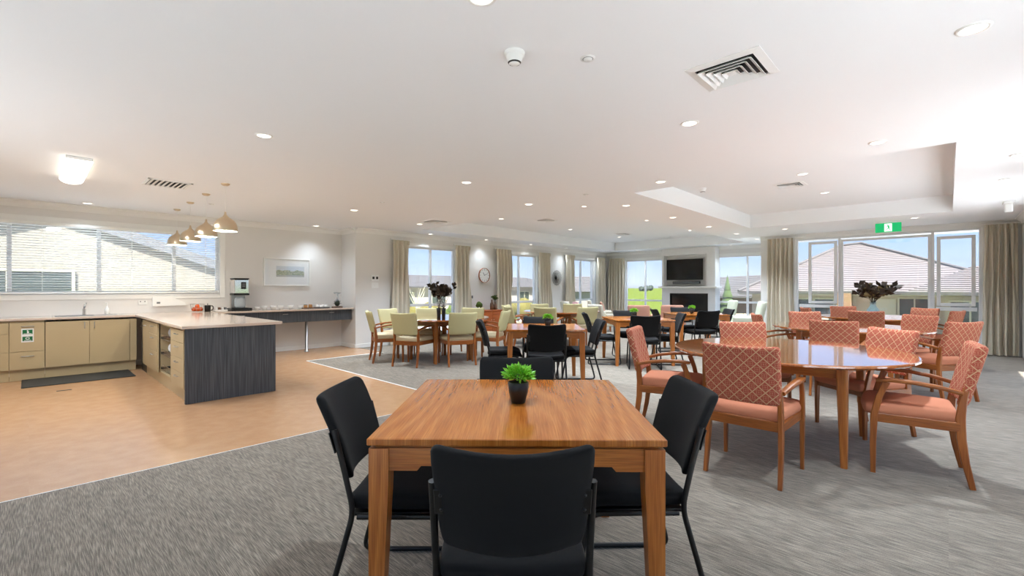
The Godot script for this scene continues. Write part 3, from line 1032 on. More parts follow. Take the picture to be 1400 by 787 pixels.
func build_windows() -> void:
	var right := deg_to_rad(-90)
	window(1, "wide white framed kitchen window behind a venetian blind", P(0, VK), 0.0, U0 + 0.3, 2.48, 1.2, 2.3, [-0.2, 0.79, 1.79], -1.0, 0.085)
	window(2, "tall white framed window beside the wall clock, first from the kitchen", P(0, VW), 0.0, 6.17, 7.67, 0.1, 2.3, [6.92], 0.88)
	window(3, "tall white framed window between the clock and the wire wall flower", P(0, VW), 0.0, 9.43, 10.93, 0.1, 2.3, [10.18], 0.88)
	window(4, "tall white framed window between the wire wall flower and the fireplace corner", P(0, VW), 0.0, 12.64, 14.14, 0.1, 2.3, [13.39], 0.88)
	window(5, "tall white framed window looking on green fields beside the fireplace", P(UF, 0), right, -8.55, -7.05, 0.1, 2.3, [-7.79], 0.86)
	window(6, "tall white framed window between fireplace and glass doors", P(UF, 0), right, -5.3, -3.6, 0.1, 2.3, [-4.43], 0.86)
	# glass doors
	var o := window(7, "wide wall of white framed glass doors below the exit sign", P(UD, 0), right, -2.72, 0.48, 0.03, 2.5, [-1.84, -0.24], -1.0, 0.0)
	for e in [[-2.65, -1.89], [-0.19, 0.41]]:
		part("transom", box_st(Vector3((e[0] + e[1]) / 2, 0.87, -0.11), Vector3(e[1] - e[0], 0.075, 0.075), 0.004), M.frame_white, o)
	for e in [[-2.45, -1.88, 0.93, 2.40], [-0.18, 0.39, 0.93, 2.36]]:
		var st := S()
		rect_frame(st, e[0], e[1], e[2], e[3], 0.06, -0.07, 0.05)
		part("sash", st, M.frame_white, o)
	var sth := S()
	rect_frame(sth, -1.815, -0.265, 0.075, 2.42, 0.05, -0.075, 0.045)
	part("sash", sth, M.frame_white, o)
	var sta := S()
	for e in [[-2.755, 1.26, 0.07, 2.5], [0.515, 1.26, 0.07, 2.5], [-1.12, 2.515, 3.34, 0.05]]:
		bx(sta, Vector3(e[0], e[1], 0.009), Vector3(e[2], e[3], 0.018), 0.003)
	part("architrave", sta, M.trim_white, o)
	# terrace and entry side glazing
	var n := 8
	for a in [[2.6, 5.4], [6.0, 9.0], [9.8, 12.3]]:
		window(n, "full height window on the terrace side", P(UD + 0.2, V0), PI, a[0], a[1], 0.05, 2.4, [(a[0] + a[1]) / 2], 0.9)
		n += 1
	for a in [[0.5, 3.5], [4.3, 7.3]]:
		window(n, "full height window opposite the fireplace", P(U0, V0), deg_to_rad(90), a[0], a[1], 0.05, 2.4, [(a[0] + a[1]) / 2], 0.9)
		n += 1
	# curtains: [centre along the wall, width, label, folds, lean]
	curtain(P(5.94, VW - 0.12), 0.0, 0.44, 2.40, "greige curtain on the kitchen side of the window beside the clock", 4, -0.05, null, 1)
	curtain(P(7.80, VW - 0.12), 0.0, 0.50, 2.40, "greige curtain between the first tall window and the wall clock", 4, 0.02, null, 2)
	curtain(P(9.32, VW - 0.12), 0.0, 0.62, 2.40, "greige curtain on the clock side of the middle tall window", 5, 0.04, null, 3)
	curtain(P(11.15, VW - 0.12), 0.0, 0.56, 2.40, "greige curtain beside the wire wall flower on its kitchen side", 5, 0.08, null, 4)
	curtain(P(12.49, VW - 0.12), 0.0, 0.54, 2.40, "greige curtain beside the wire wall flower on its fireplace side", 5, 0.02, null, 5)
	curtain(P(14.36, VW - 0.12), 0.0, 0.54, 2.40, "greige curtain on the window wall next to the fireplace wall corner", 5, 0.0, null, 6)
	curtain(P(UF - 0.12, 8.80), right, 0.62, 2.38, "greige curtain on the fireplace wall at its corner", 6, -0.02, null, 7)
	curtain(P(UD - 0.12, 3.02), right, 0.56, 2.52, "sandy curtain at the fireplace end of the glass doors", 6, 0.0, null, 8)
	curtain(P(UD - 0.12, -0.72), right, 0.44, 2.52, "sandy curtain at the terrace end of the glass doors", 5, 0.0, null, 9)
	# venetian blind in the kitchen window
	var b := thing("venetian_blind", "white venetian blind drawn down over the wide kitchen window", "blind", P(0.64, VK - 0.035, 0))
	var bw := 3.62
	part("head_rail", box_st(Vector3(0, 2.275, 0), Vector3(bw, 0.045, 0.05), 0.004), M.slat, b)
	part("bottom_rail", box_st(Vector3(0, 1.222, 0), Vector3(bw, 0.02, 0.05), 0.004), M.slat, b)
	var sl := S()
	bx(sl, Vector3.ZERO, Vector3(bw, 0.0026, 0.042), 0.001, Transform3D(Basis(Vector3.RIGHT, deg_to_rad(-8)), Vector3.ZERO))
	sl.generate_normals()
	var mesh := sl.commit()
	var cnt := 27
	for i in cnt:
		inst("slat", mesh, M.slat, b, Transform3D(Basis.IDENTITY, Vector3(0, 1.25 + i * (2.24 - 1.25) / (cnt - 1), 0)))
	for x in [-1.55, -0.5, 0.55, 1.6]:
		for z in [-0.027, 0.027]:
			part("ladder_tape", box_st(Vector3(x, 1.745, z), Vector3(0.004, 1.03, 0.001)), M.slat, b)

# ------------------------------------------------------------------ outdoors
func ground_y(u: float, v: float) -> float:
	var du := maxf(maxf(U0 - 0.5 - u, u - UF - 0.5), 0.0)
	var dv := maxf(maxf(V0 - 0.5 - v, v - VK - 0.5), 0.0)
	var d := sqrt(du * du + dv * dv)
	return -0.2 - 1.05 * smoothstep(2.5, 6.5, d)

func build_outside() -> void:
	var st := S()
	var us := [-3000.0, -300.0, -60.0, -25.0]
	var x := -20.0
	while x < 42.0:
		us.append(x)
		x += 2.0
	us.append_array([50.0, 80.0, 300.0, 3000.0])
	st.set_smooth_group(0)
	for i in us.size() - 1:
		for j in us.size() - 1:
			var u0: float = us[i]
			var u1: float = us[i + 1]
			var v0: float = us[j]
			var v1: float = us[j + 1]
			quad(st, P(u0, v0, ground_y(u0, v0)), P(u1, v0, ground_y(u1, v0)), P(u1, v1, ground_y(u1, v1)), P(u0, v1, ground_y(u0, v1)))
	struct("ground", st, M.grass, "bright green lawns and fields around the building")
	# terrace paving round two sides, with pale patches added to bounce sunlight indoors
	st = S()
	bx(st, P(5.5, V0 - 4.2, -0.68), Vector3(26.0, 1.2, 8.0))
	bx(st, P(U0 - 4.2, 5.0, -0.68), Vector3(8.0, 1.2, 12.6))
	bx(st, P(-1.0, 12.8, -0.68), Vector3(9.0, 1.2, 5.2))
	bx(st, P(10.4, 12.3, -0.78), Vector3(12.8, 1.2, 5.0))
	bx(st, P(15.6, 0.1, -0.78), Vector3(4.6, 1.2, 6.2))
	bx(st, P(18.0, 6.6, -0.78), Vector3(5.4, 1.2, 6.2))
	struct("pavement", st, M.paving, "pale concrete terrace with patches added to bounce sunlight indoors")
	st = S()
	bx(st, P(20.6, 0.0, -1.22), Vector3(8.2, 0.1, 24.0))  # drives added so pale bounce replaces green lawn light on the houses
	bx(st, P(21.0, 31.2, -1.22), Vector3(50.0, 0.1, 3.6))
	struct("path", st, M.driveway, "pale gravel drives added to bounce sunlight onto the neighbouring houses")
	house_long()
	house_gable()
	house_doors()
	house_field()
	house_kitchen()
	plants_outside()

# a roof slope between an eave edge (a-b) and a ridge edge (d-c), as overlapping tile courses
func slope(st: SurfaceTool, a: Vector3, b: Vector3, c: Vector3, d: Vector3, courses: int, lift := 0.03) -> void:
	var nrm := (b - a).cross(d - a) if (d - a).length() > (c - b).length() else (b - a).cross(c - b)
	nrm = nrm.normalized()
	if nrm.y < 0.0: nrm = -nrm
	for i in courses:
		var t0 := float(i) / courses
		var t1 := float(i + 1) / courses
		var p := a.lerp(d, t0)
		var q := b.lerp(c, t0)
		var r := b.lerp(c, t1)
		var s := a.lerp(d, t1)
		quad_out(st, p + nrm * lift, q + nrm * lift, r, s, nrm)
		quad_out(st, p, q, q + nrm * lift, p + nrm * lift, (p - s))

# a wall of lapped boards facing local +z, from x0 to x1
func boards(st: SurfaceTool, x0: float, x1: float, y0: float, y1: float, n: int) -> void:
	for i in n:
		var a := lerpf(y0, y1, float(i) / n)
		var b := lerpf(y0, y1, float(i + 1) / n)
		quad_out(st, Vector3(x0, a, 0.03), Vector3(x1, a, 0.03), Vector3(x1, b, 0.0), Vector3(x0, b, 0.0), Vector3(0, 0, 1))
		quad_out(st, Vector3(x0, a, 0.0), Vector3(x1, a, 0.0), Vector3(x1, a, 0.03), Vector3(x0, a, 0.03), Vector3(0, -1, 0))

func house_window(o: Node3D, x: float, y: float, w: float, h: float, muls := 1, z := 0.03) -> void:
	var st := S()
	rect_frame(st, x - w / 2 - 0.06, x + w / 2 + 0.06, y - h / 2 - 0.06, y + h / 2 + 0.06, 0.06, z, 0.10, 0.0)
	for k in muls:
		bx(st, Vector3(x - w / 2 + w * (k + 1) / (muls + 1), y, z), Vector3(0.05, h, 0.08))
	var f := part("window", st, M.cream_trim, o)
	part("pane", box_st(Vector3(x, y, z), Vector3(w, h, 0.02)), M.house_glass, f)

# houses stand with their front at local z = 0, facing local +z; ground at -1.25
func house_long() -> void:
	var g := -1.25
	var o := thing("bungalow", "long cream bungalow with low grey roof seen through the tall windows", "house", P(21.0, 33.0), 0.0)
	var st := S()
	bx(st, Vector3(0, (g + 1.45) / 2, -4.0), Vector3(46, 1.45 - g, 8.0))
	part("wall", st, M.render_wall, o)
	st = S()
	slope(st, Vector3(-23.6, 1.4, 0.4), Vector3(23.6, 1.4, 0.4), Vector3(20, 2.55, -4.0), Vector3(-20, 2.55, -4.0), 14)
	slope(st, Vector3(23.6, 1.4, -8.7), Vector3(-23.6, 1.4, -8.7), Vector3(-20, 2.55, -4.0), Vector3(20, 2.55, -4.0), 14)
	slope(st, Vector3(23.6, 1.4, 0.4), Vector3(23.6, 1.4, -8.7), Vector3(20, 2.55, -4.0), Vector3(20, 2.55, -4.0), 14)
	slope(st, Vector3(-23.6, 1.4, -8.7), Vector3(-23.6, 1.4, 0.4), Vector3(-20, 2.55, -4.0), Vector3(-20, 2.55, -4.0), 14)
	part("roof", st, M.roof_grey, o)
	part("gutter", box_st(Vector3(0, 1.38, 0.42), Vector3(47.2, 0.12, 0.1)), M.gutter, o)
	part("soffit", box_st(Vector3(0, 1.36, 0.2), Vector3(47.0, 0.03, 0.4)), M.cream_trim, o)
	for x in [-18.5, -14.6, -10.2, -6.0, -2.6, 0.8, 4.2, 8.4, 12.0, 15.6, 19.0]:
		house_window(o, x, 0.22, 1.5, 1.35, 1)

func house_gable() -> void:
	var g := -1.25
	var o := thing("gabled_cottage", "pale grey gable end of a cottage seen through the last tall window", "house", P(37.5, 24.0), deg_to_rad(20))
	var st := S()
	prism(st, PackedVector2Array([Vector2(-2.6, g), Vector2(2.6, g), Vector2(2.6, 1.1), Vector2(0, 2.35), Vector2(-2.6, 1.1)]), -5.5, 0.0)
	part("wall", st, M.render_wall, o)
	st = S()
	slope(st, Vector3(-3.0, 0.95, -5.7), Vector3(-3.0, 0.95, 0.3), Vector3(0, 2.42, 0.3), Vector3(0, 2.42, -5.7), 10)
	slope(st, Vector3(3.0, 0.95, 0.3), Vector3(3.0, 0.95, -5.7), Vector3(0, 2.42, -5.7), Vector3(0, 2.42, 0.3), 10)
	part("roof", st, M.roof_grey, o)
	st = S()
	for s in [-1.0, 1.0]:
		var t := Transform3D(Basis(Vector3(0, 0, 1), -s * atan2(1.47, 3.0)), Vector3(s * 1.5, 1.64, 0.3))
		bx(st, Vector3.ZERO, Vector3(3.36, 0.16, 0.05), 0.0, t)
	part("barge_board", st, M.gutter, o)
	house_window(o, 0.25, 0.2, 0.5, 1.7, 0)

func house_doors() -> void:
	var g := -1.25
	var eave := 1.12
	var o := thing("weatherboard_house", "cream weatherboard house with pinkish hipped tile roof outside the glass doors", "house", P(25.2, 0), deg_to_rad(-90))
	# local x = -v, local z = towards the dining room
	var st := S()
	boards(st, -7.2, 2.2, g, eave - 0.12, 13)
	bx(st, Vector3(-2.5, (g + eave) / 2, -4.62), Vector3(9.4, eave - g, 9.2))
	part("wall", st, M.weatherboard, o)
	st = S()
	var ra := Vector3(-4.15, 3.5, -4.4)
	var rb := Vector3(-3.3, 3.58, -4.4)
	slope(st, Vector3(-7.7, eave, 0.5), Vector3(2.75, eave, 0.5), rb, ra, 24, 0.018)
	slope(st, Vector3(2.75, eave, 0.5), Vector3(2.75, eave, -9.6), rb, rb, 24, 0.018)
	slope(st, Vector3(-7.7, eave, -9.6), Vector3(-7.7, eave, 0.5), ra, ra, 24, 0.018)
	slope(st, Vector3(2.75, eave, -9.6), Vector3(-7.7, eave, -9.6), ra, rb, 24, 0.018)
	part("roof", st, M.roof_tile, o)
	st = S()
	for e in [[Vector3(-7.7, eave, 0.5), ra], [Vector3(2.75, eave, 0.5), rb], [ra, rb]]:
		tube(st, [e[0] + Vector3(0, 0.04, 0), e[1] + Vector3(0, 0.04, 0)], 0.07, 6)
	part("ridge_cap", st, M.roof_grey, o)
	part("gutter", box_st(Vector3(-2.47, eave - 0.02, 0.53), Vector3(10.5, 0.12, 0.11)), M.gutter, o)
	part("soffit", box_st(Vector3(-2.47, eave - 0.12, 0.24), Vector3(10.4, 0.04, 0.5)), M.cream_trim, o)
	house_window(o, -5.1, 0.4, 0.8, 0.75, 0)
	house_window(o, -4.15, 0.4, 0.7, 0.75, 0)
	house_window(o, -1.02, 0.1, 0.95, 1.5, 1)
	var dr := part("door", box_st(Vector3(-2.0, -0.2, 0.04), Vector3(0.8, 2.1, 0.06), 0.01), M.cream_trim, o)
	part("post", box_st(Vector3(-3.35, (g + eave) / 2, 0.35), Vector3(0.55, eave - g - 0.1, 0.5), 0.01), M.brick_brown, o)
	# lower wing towards the terrace end
	var w := o
	st = S()
	boards(st, 2.3, 9.0, g, eave - 0.12, 13)
	bx(st, Vector3(5.65, (g + eave) / 2, -3.2), Vector3(6.7, eave - g, 6.0))
	var wl := part("wing_wall", st, M.weatherboard, w)
	wl.position = Vector3(-2.4, 0, 2.4)
	st = S()
	var qa := Vector3(3.1, 2.15, -2.5)
	var qb := Vector3(7.0, 2.15, -2.5)
	slope(st, Vector3(1.2, eave, 0.6), Vector3(9.6, eave, 0.6), qb, qa, 14)
	slope(st, Vector3(9.6, eave, 0.6), Vector3(9.6, eave, -6.0), qb, qb, 14)
	slope(st, Vector3(1.2, eave, -6.0), Vector3(1.2, eave, 0.6), qa, qa, 14)
	slope(st, Vector3(9.6, eave, -6.0), Vector3(1.2, eave, -6.0), qa, qb, 14)
	var wr := part("wing_roof", st, M.roof_tile, w)
	wr.position = Vector3(-2.4, 0, 2.4)
	part("gutter", box_st(Vector3(3.0, eave - 0.02, 3.03), Vector3(8.5, 0.12, 0.1)), M.gutter, w)
	house_window(w, 0.55, 0.2, 1.0, 1.2, 1, 2.43)
	house_window(w, 3.2, 0.2, 1.2, 1.1, 1, 2.43)

func house_field() -> void:
	var g := -1.25
	var o := thing("grey_roof_house", "house with broad grey roof and brick wall beyond the fireplace window", "house", plan(14.4, 27.5), heading(22))
	var st := S()
	bx(st, Vector3(0, (g + 0.85) / 2, -4.5), Vector3(8.6, 0.85 - g, 9))
	part("wall", st, M.brick_brown, o)
	st = S()
	slope(st, Vector3(-4.9, 0.8, 0.7), Vector3(4.9, 0.8, 0.7), Vector3(2.4, 2.25, -4.2), Vector3(-2.9, 2.0, -4.2), 18)
	slope(st, Vector3(4.9, 0.8, 0.7), Vector3(4.9, 0.8, -9), Vector3(2.4, 2.25, -4.2), Vector3(2.4, 2.25, -4.2), 18)
	slope(st, Vector3(-4.9, 0.8, -9), Vector3(-4.9, 0.8, 0.7), Vector3(-2.9, 2.0, -4.2), Vector3(-2.9, 2.0, -4.2), 18)
	part("roof", st, M.roof_grey, o)
	part("gutter", box_st(Vector3(0, 0.78, 0.73), Vector3(9.8, 0.12, 0.1)), M.gutter, o)
	house_window(o, -2.4, -0.1, 1.4, 0.9, 1)
	house_window(o, 2.2, -0.1, 1.6, 0.9, 1)
	var f := thing("garden_fence", "pale board fence in front of the grey roof house", "fence", plan(11.0, 21.5), heading(22))
	for i in 26:
		part("paling", box_st(Vector3(-2.9 + i * 0.24, g + 0.75, 0), Vector3(0.22, 1.2, 0.03)), M.weatherboard, f)
	part("rail", box_st(Vector3(0.1, g + 1.1, -0.04), Vector3(6.2, 0.09, 0.04)), M.weatherboard, f)

func house_kitchen() -> void:
	var g := -0.9
	var o := thing("neighbouring_gable", "cream gable wall with grey barge board outside the kitchen window", "house", P(0.4, 16.2), 0.0)
	var st := S()
	prism(st, PackedVector2Array([Vector2(-6.0, g), Vector2(6.0, g), Vector2(6.0, 1.05), Vector2(0, 3.2), Vector2(-6.0, 1.05)]), -9.0, 0.0)
	part("wall", st, M.brick_pale, o)
	st = S()
	slope(st, Vector3(-6.5, 0.98, -9.2), Vector3(-6.5, 0.98, 0.12), Vector3(0, 3.31, 0.12), Vector3(0, 3.31, -9.2), 14)
	slope(st, Vector3(6.5, 0.98, 0.12), Vector3(6.5, 0.98, -9.2), Vector3(0, 3.31, -9.2), Vector3(0, 3.31, 0.12), 14)
	part("roof", st, M.roof_grey, o)
	st = S()
	for s in [-1.0, 1.0]:
		var t := Transform3D(Basis(Vector3(0, 0, 1), -s * atan2(2.33, 6.5)), Vector3(s * 3.25, 2.09, 0.12))
		bx(st, Vector3.ZERO, Vector3(6.95, 0.26, 0.05), 0.0, t)
	part("barge_board", st, M.grey_plastic, o)
	house_window(o, -0.75, 0.9, 2.2, 1.6, 1)

func plants_outside() -> void:
	# shrubs along the lawn before the long bungalow
	var k := 0
	for a in [[15.2, 26.2, 1.2, 1], [17.4, 26.6, 1.15, 0], [19.6, 26.4, 1.25, 0], [22.0, 26.2, 1.2, 1], [27.5, 27.0, 1.2, 0], [29.8, 27.2, 1.3, 0], [32.2, 27.3, 1.1, 1], [35.0, 21.5, 1.1, 0]]:
		var o := thing("shrub", "rounded golden shrub on the lawn before the long bungalow" if a[3] == 0 else "rounded green shrub on the lawn before the long bungalow", "shrub", P(a[0], a[1], ground_y(a[0], a[1])), 0.0, "golden shrubs on the lawn" if a[3] == 0 else "green shrubs on the lawn")
		var st := S()
		for i in 5:
			blob(st, Vector3(rng.randf_range(-0.4, 0.4), 0.55 + rng.randf_range(-0.1, 0.3), rng.randf_range(-0.3, 0.3)), Vector3(0.6, 0.62, 0.55) * a[2], 0.5, k * 7 + i)
		part("foliage", st, M.shrub_gold if a[3] == 0 else M.shrub_green, o)
		k += 1
	# bare ornamental tree before the first window
	var t := thing("bare_tree", "small bare pale tree before the long bungalow", "tree", P(16.6, 24.0, ground_y(16.6, 24.0)))
	var tr := S()
	tube(tr, [Vector3(0, 0, 0), Vector3(0.03, 0.8, 0), Vector3(0, 1.5, 0.02)], 0.07, 6, false, 0.04)
	for i in 9:
		var an := i * 2.4
		tube(tr, [Vector3(0, 1.0 + i * 0.06, 0), Vector3(cos(an) * 0.35, 1.6 + i * 0.07, sin(an) * 0.3), Vector3(cos(an) * 0.6, 2.2 + i * 0.06, sin(an) * 0.5)], 0.03, 5, false, 0.01)
	part("branches", tr, M.cream_trim, t)
	# conifer by the grey roof house
	var c := thing("conifer", "narrow green conifer before the grey roof house", "tree", plan(10.6, 22.6, -1.25))
	var cs := S()
	for i in 7:
		var y := 0.3 + i * 0.36
		lathe(cs, [Vector2(0.72 - i * 0.095, y), Vector2(0.0, y + 0.75)], 10)
	part("foliage", cs, M.conifer, c)
	# line of distant trees on the horizon
	for i in 5:
		var o := thing("distant_tree", "dark tree on the horizon beyond the green field", "tree", plan(83.0 + i * 9.0, 380.0 + (i % 3) * 20.0, -1.25), 0.0, "trees on the horizon")
		var ds := S()
		for q in 4:
			blob(ds, Vector3(rng.randf_range(-3.4, 3.4), 1.4 + rng.randf_range(0, 1.6), rng.randf_range(-2, 2)), Vector3(2.2, 1.7 + rng.randf(), 2.0), 0.6, 200 + i * 5 + q)
		part("crown", ds, M.tree_far, o)
	# low plants beside the glass doors
	for i in 4:
		var u := 18.4 + 0.25 * (i % 2)
		var v := -1.8 + i * 1.25
		var o := thing("garden_plant", "leafy dark green garden plant outside the glass doors", "plant", P(u, v, ground_y(u, v)), 0.0, "garden plants outside the doors")
		var gs := S()
		for q in 46:
			var an := rng.randf() * TAU
			var el := rng.randf_range(0.35, 1.3)
			var d := Vector3(cos(an) * cos(el), sin(el), sin(an) * cos(el))
			var L := rng.randf_range(0.35, 0.7)
			var sd := d.cross(Vector3.UP).normalized() * 0.05
			var b0 := Vector3(cos(an), 0, sin(an)) * 0.06
			tri(gs, b0 - sd * 0.4, b0 + d * L * 0.6 + sd, b0 + d * L)
			tri(gs, b0 - sd * 0.4, b0 + d * L, b0 + d * L * 0.6 - sd)
		part("foliage", gs, M.shrub_green, o)

# ------------------------------------------------------------------ kitchen
func pull(parent: Node3D, at: Vector3, turn: float, len := 0.13, upright := false) -> void:
	var st := S()
	var h := len / 2
	var pts := [Vector3(-h, 0, 0), Vector3(-h, 0, 0.022), Vector3(0, 0, 0.030), Vector3(h, 0, 0.022), Vector3(h, 0, 0)]
	if upright:
		for i in pts.size(): pts[i] = Vector3(0, pts[i].x, pts[i].z)
	tube(st, fillet(pts, 0.012, 3), 0.0055, 6)
	var p := part("handle", st, M.steel, parent, at)
	p.rotation.y = turn

func front(called: String, parent: Node3D, x0: float, x1: float, y0: float, y1: float, m: Material, z := 0.0) -> MeshInstance3D:
	return part(called, box_st(Vector3((x0 + x1) / 2, (y0 + y1) / 2, z), Vector3(x1 - x0 - 0.004, y1 - y0 - 0.004, 0.018), 0.0015), m, parent)

func build_kitchen() -> void:
	var vf := 9.38
	# --- base units on the window wall; local x = u, local z towards the room
	var drawers := thing("drawer_unit", "khaki three drawer kitchen unit under the blind, farthest from the island", "cabinet", P(0, vf))
	part("carcass", box_st(Vector3(-0.79, 0.498, -0.29), Vector3(1.20, 0.68, 0.54)), M.cabinet, drawers)
	for x in [[-1.39, -0.79], [-0.79, -0.19]]:
		for y in [[0.158, 0.409], [0.409, 0.663], [0.663, 0.815]]:
			var f := front("drawer", drawers, x[0], x[1], y[0], y[1], M.cabinet)
			pull(f, Vector3((x[0] + x[1]) / 2, y[1] - 0.05, 0.008), 0.0, 0.12)
	part("kick_board", box_st(Vector3(-0.79, 0.078, -0.06), Vector3(1.20, 0.155, 0.018)), M.cabinet, drawers)
	var du := thing("drawer_unit", "khaki drawer unit carrying the green first aid sign", "cabinet", P(0, vf))
	part("carcass", box_st(Vector3(-0.015, 0.498, -0.29), Vector3(0.345, 0.68, 0.54)), M.cabinet, du)
	var up := front("drawer", du, -0.188, 0.158, 0.409, 0.815, M.cabinet)
	pull(up, Vector3(-0.01, 0.765, 0.008), 0.0, 0.12)
	var lo := front("drawer", du, -0.188, 0.158, 0.158, 0.409, M.cabinet)
	pull(lo, Vector3(-0.01, 0.345, 0.008), 0.0, 0.12)
	part("kick_board", box_st(Vector3(-0.015, 0.078, -0.06), Vector3(0.345, 0.155, 0.018)), M.cabinet, du)
	var sc := thing("sink_cupboard", "khaki two door cupboard under the kitchen sink", "cabinet", P(0, vf))
	part("carcass", box_st(Vector3(0.64, 0.478, -0.29), Vector3(0.955, 0.64, 0.54)), M.cabinet, sc)
	var dl := front("door", sc, 0.162, 0.63, 0.158, 0.815, M.cabinet)
	pull(dl, Vector3(0.575, 0.745, 0.008), 0.0, 0.09, true)
	var dr := front("door", sc, 0.63, 1.10, 0.158, 0.815, M.cabinet)
	pull(dr, Vector3(0.685, 0.745, 0.008), 0.0, 0.09, true)
	front("filler_panel", sc, 1.10, 1.185, 0.158, 0.815, M.cabinet)
	part("kick_board", box_st(Vector3(0.67, 0.078, -0.06), Vector3(1.02, 0.155, 0.018)), M.cabinet, sc)
	# first aid notice
	var sg := thing("first_aid_sign", "white notice with two green pictogram panels stuck on a drawer", "sign", P(0, vf - 0.0105))
	part("sheet", box_st(Vector3(-0.012, 0.635, 0), Vector3(0.122, 0.19, 0.001)), M.white_plastic, sg)
	for y in [0.683, 0.588]:
		var pn := part("green_panel", box_st(Vector3(-0.012, y, 0.001), Vector3(0.098, 0.062, 0.001)), M.first_aid_green, sg)
		var st := S()
		if y > 0.65:
			bx(st, Vector3(-0.012, y + 0.018, 0.0018), Vector3(0.013, 0.013, 0.0006))
			bx(st, Vector3(-0.008, y - 0.004, 0.0018), Vector3(0.018, 0.028, 0.0006))
			bx(st, Vector3(-0.012, y - 0.024, 0.0018), Vector3(0.08, 0.006, 0.0006))
		else:
			for k in 8:
				var a := TAU * k / 8
				bx(st, Vector3(-0.012 + cos(a) * 0.017, y + 0.006 + sin(a) * 0.014, 0.0018), Vector3(0.010, 0.008, 0.0006))
			bx(st, Vector3(-0.012, y - 0.022, 0.0018), Vector3(0.07, 0.006, 0.0006))
		part("pictogram", st, M.white_plastic, pn)
	# --- island; local x = -v (right as seen from the kitchen), local z = -u side
	var left := deg_to_rad(-90)
	var isl := thing("island_cabinet", "khaki island cupboard and drawers with dark end panel", "cabinet", P(1.2, 0), left)
	var st2 := S()
	# carcass as panels, leaving the open basket bay free
	bx(st2, Vector3(-8.29, 0.49, -0.30), Vector3(1.12, 0.66, 0.55))
	bx(st2, Vector3(-6.53, 0.49, -0.30), Vector3(0.66, 0.66, 0.55))
	bx(st2, Vector3(-7.29, 0.17, -0.30), Vector3(0.86, 0.02, 0.55))
	bx(st2, Vector3(-7.29, 0.81, -0.30), Vector3(0.86, 0.02, 0.55))
	bx(st2, Vector3(-7.29, 0.49, -0.57), Vector3(0.86, 0.64, 0.012))
	part("carcass", st2, M.cabinet, isl)
	var d1 := front("door", isl, -8.86, -8.36, 0.16, 0.82, M.cabinet)
	pull(d1, Vector3(-8.62, 0.745, 0.008), 0.0, 0.10)
	for y in [[0.16, 0.43], [0.43, 0.66], [0.66, 0.82]]:
		var f := front("drawer", isl, -8.36, -7.73, y[0], y[1], M.cabinet)
		pull(f, Vector3(-8.05, y[1] - 0.05, 0.008), 0.0, 0.13)
	for y in [[0.165, 0.333], [0.333, 0.498], [0.498, 0.674], [0.674, 0.82]]:
		var f := front("drawer", isl, -6.86, -6.2, y[0], y[1], M.cabinet)
		pull(f, Vector3(-6.53, y[1] - 0.055, 0.008), 0.0, 0.13)
	for x in [-7.72, -6.87]:
		part("bay_side", box_st(Vector3(x, 0.49, 0.0), Vector3(0.016, 0.66, 0.018)), M.cabinet, isl)
	part("kick_board", box_st(Vector3(-7.52, 0.08, -0.05), Vector3(2.68, 0.158, 0.018)), M.cabinet, isl)
	part("end_panel", box_st(Vector3(-6.183, 0.421, -0.475), Vector3(0.032, 0.842, 0.95), 0.001), M.charcoal, isl)
	part("back_panel", box_st(Vector3(-7.76, 0.421, -0.935), Vector3(3.12, 0.842, 0.03), 0.001), M.charcoal, isl)
	# wire baskets with crockery in the open bay
	var ys := [0.20, 0.405, 0.61]
	for i in 3:
		var b := thing("wire_basket", ["chrome wire basket of glasses at the bottom of the island bay", "chrome wire basket of plates in the middle of the island bay", "chrome wire basket of crockery at the top of the island bay"][i], "basket", P(1.2, 0), left)
		var st := S()
		for z in [-0.04, -0.24, -0.46]:
			for h in [0.0, 0.07]:
				tube(st, [Vector3(-7.69, ys[i] + h, z), Vector3(-6.90, ys[i] + h, z)], 0.004, 5)
		for k in 14:
			var x := -7.69 + k * 0.79 / 13
			tube(st, [Vector3(x, ys[i] + 0.07, -0.04), Vector3(x, ys[i], -0.04), Vector3(x, ys[i], -0.46), Vector3(x, ys[i] + 0.07, -0.46)], 0.0025, 4)
		part("wire_frame", st, M.chrome, b)
		part("runner", box_st(Vector3(-7.706, ys[i] + 0.02, -0.25), Vector3(0.012, 0.03, 0.44)), M.black_plastic, b)
		if i == 0:
			for k in 5:
				for j in 2:
					var gl := thing("drinking_glass", "clear drinking glass standing in the bottom wire basket", "glass", P(1.2, 0) + Vector3(0.15 + j * 0.14, ys[0] + 0.005, 7.0 * -1.0 - 0.6 + k * 0.13), 0.0, "glasses in the bottom basket")
					st = S()
					lathe(st, [Vector2(0.0, 0.0), Vector2(0.03, 0.0), Vector2(0.036, 0.13), Vector2(0.034, 0.13), Vector2(0.028, 0.006), Vector2(0.0, 0.006)], 12)
					part("bowl", st, M.clear_plastic, gl)
		else:
			for k in 7:
				var x := 0.16
				var pl := thing("plate", ["", "white plate standing on edge in the middle wire basket", "white plate standing on edge in the top wire basket"][i], "plate", P(1.2, 0) + Vector3(x, ys[i] + 0.088, -7.55 + k * 0.085), 0.0, ["", "plates in the middle basket", "plates in the top basket"][i])
				st = S()
				lathe(st, [Vector2(0.0, 0.0), Vector2(0.05, 0.0), Vector2(0.082, 0.010), Vector2(0.081, 0.013), Vector2(0.05, 0.004), Vector2(0.0, 0.004)], 16)
				var pp := part("disc", st, M.china, pl)
				pp.rotation_degrees = Vector3(72, 0, 0)
	# dishwasher in the corner
	var dw := thing("dishwasher", "dark steel dishwasher tucked into the kitchen corner", "dishwasher", P(1.2, 0), left)
	part("body", box_st(Vector3(-9.11, 0.47, -0.32), Vector3(0.46, 0.70, 0.50)), M.black_plastic, dw)
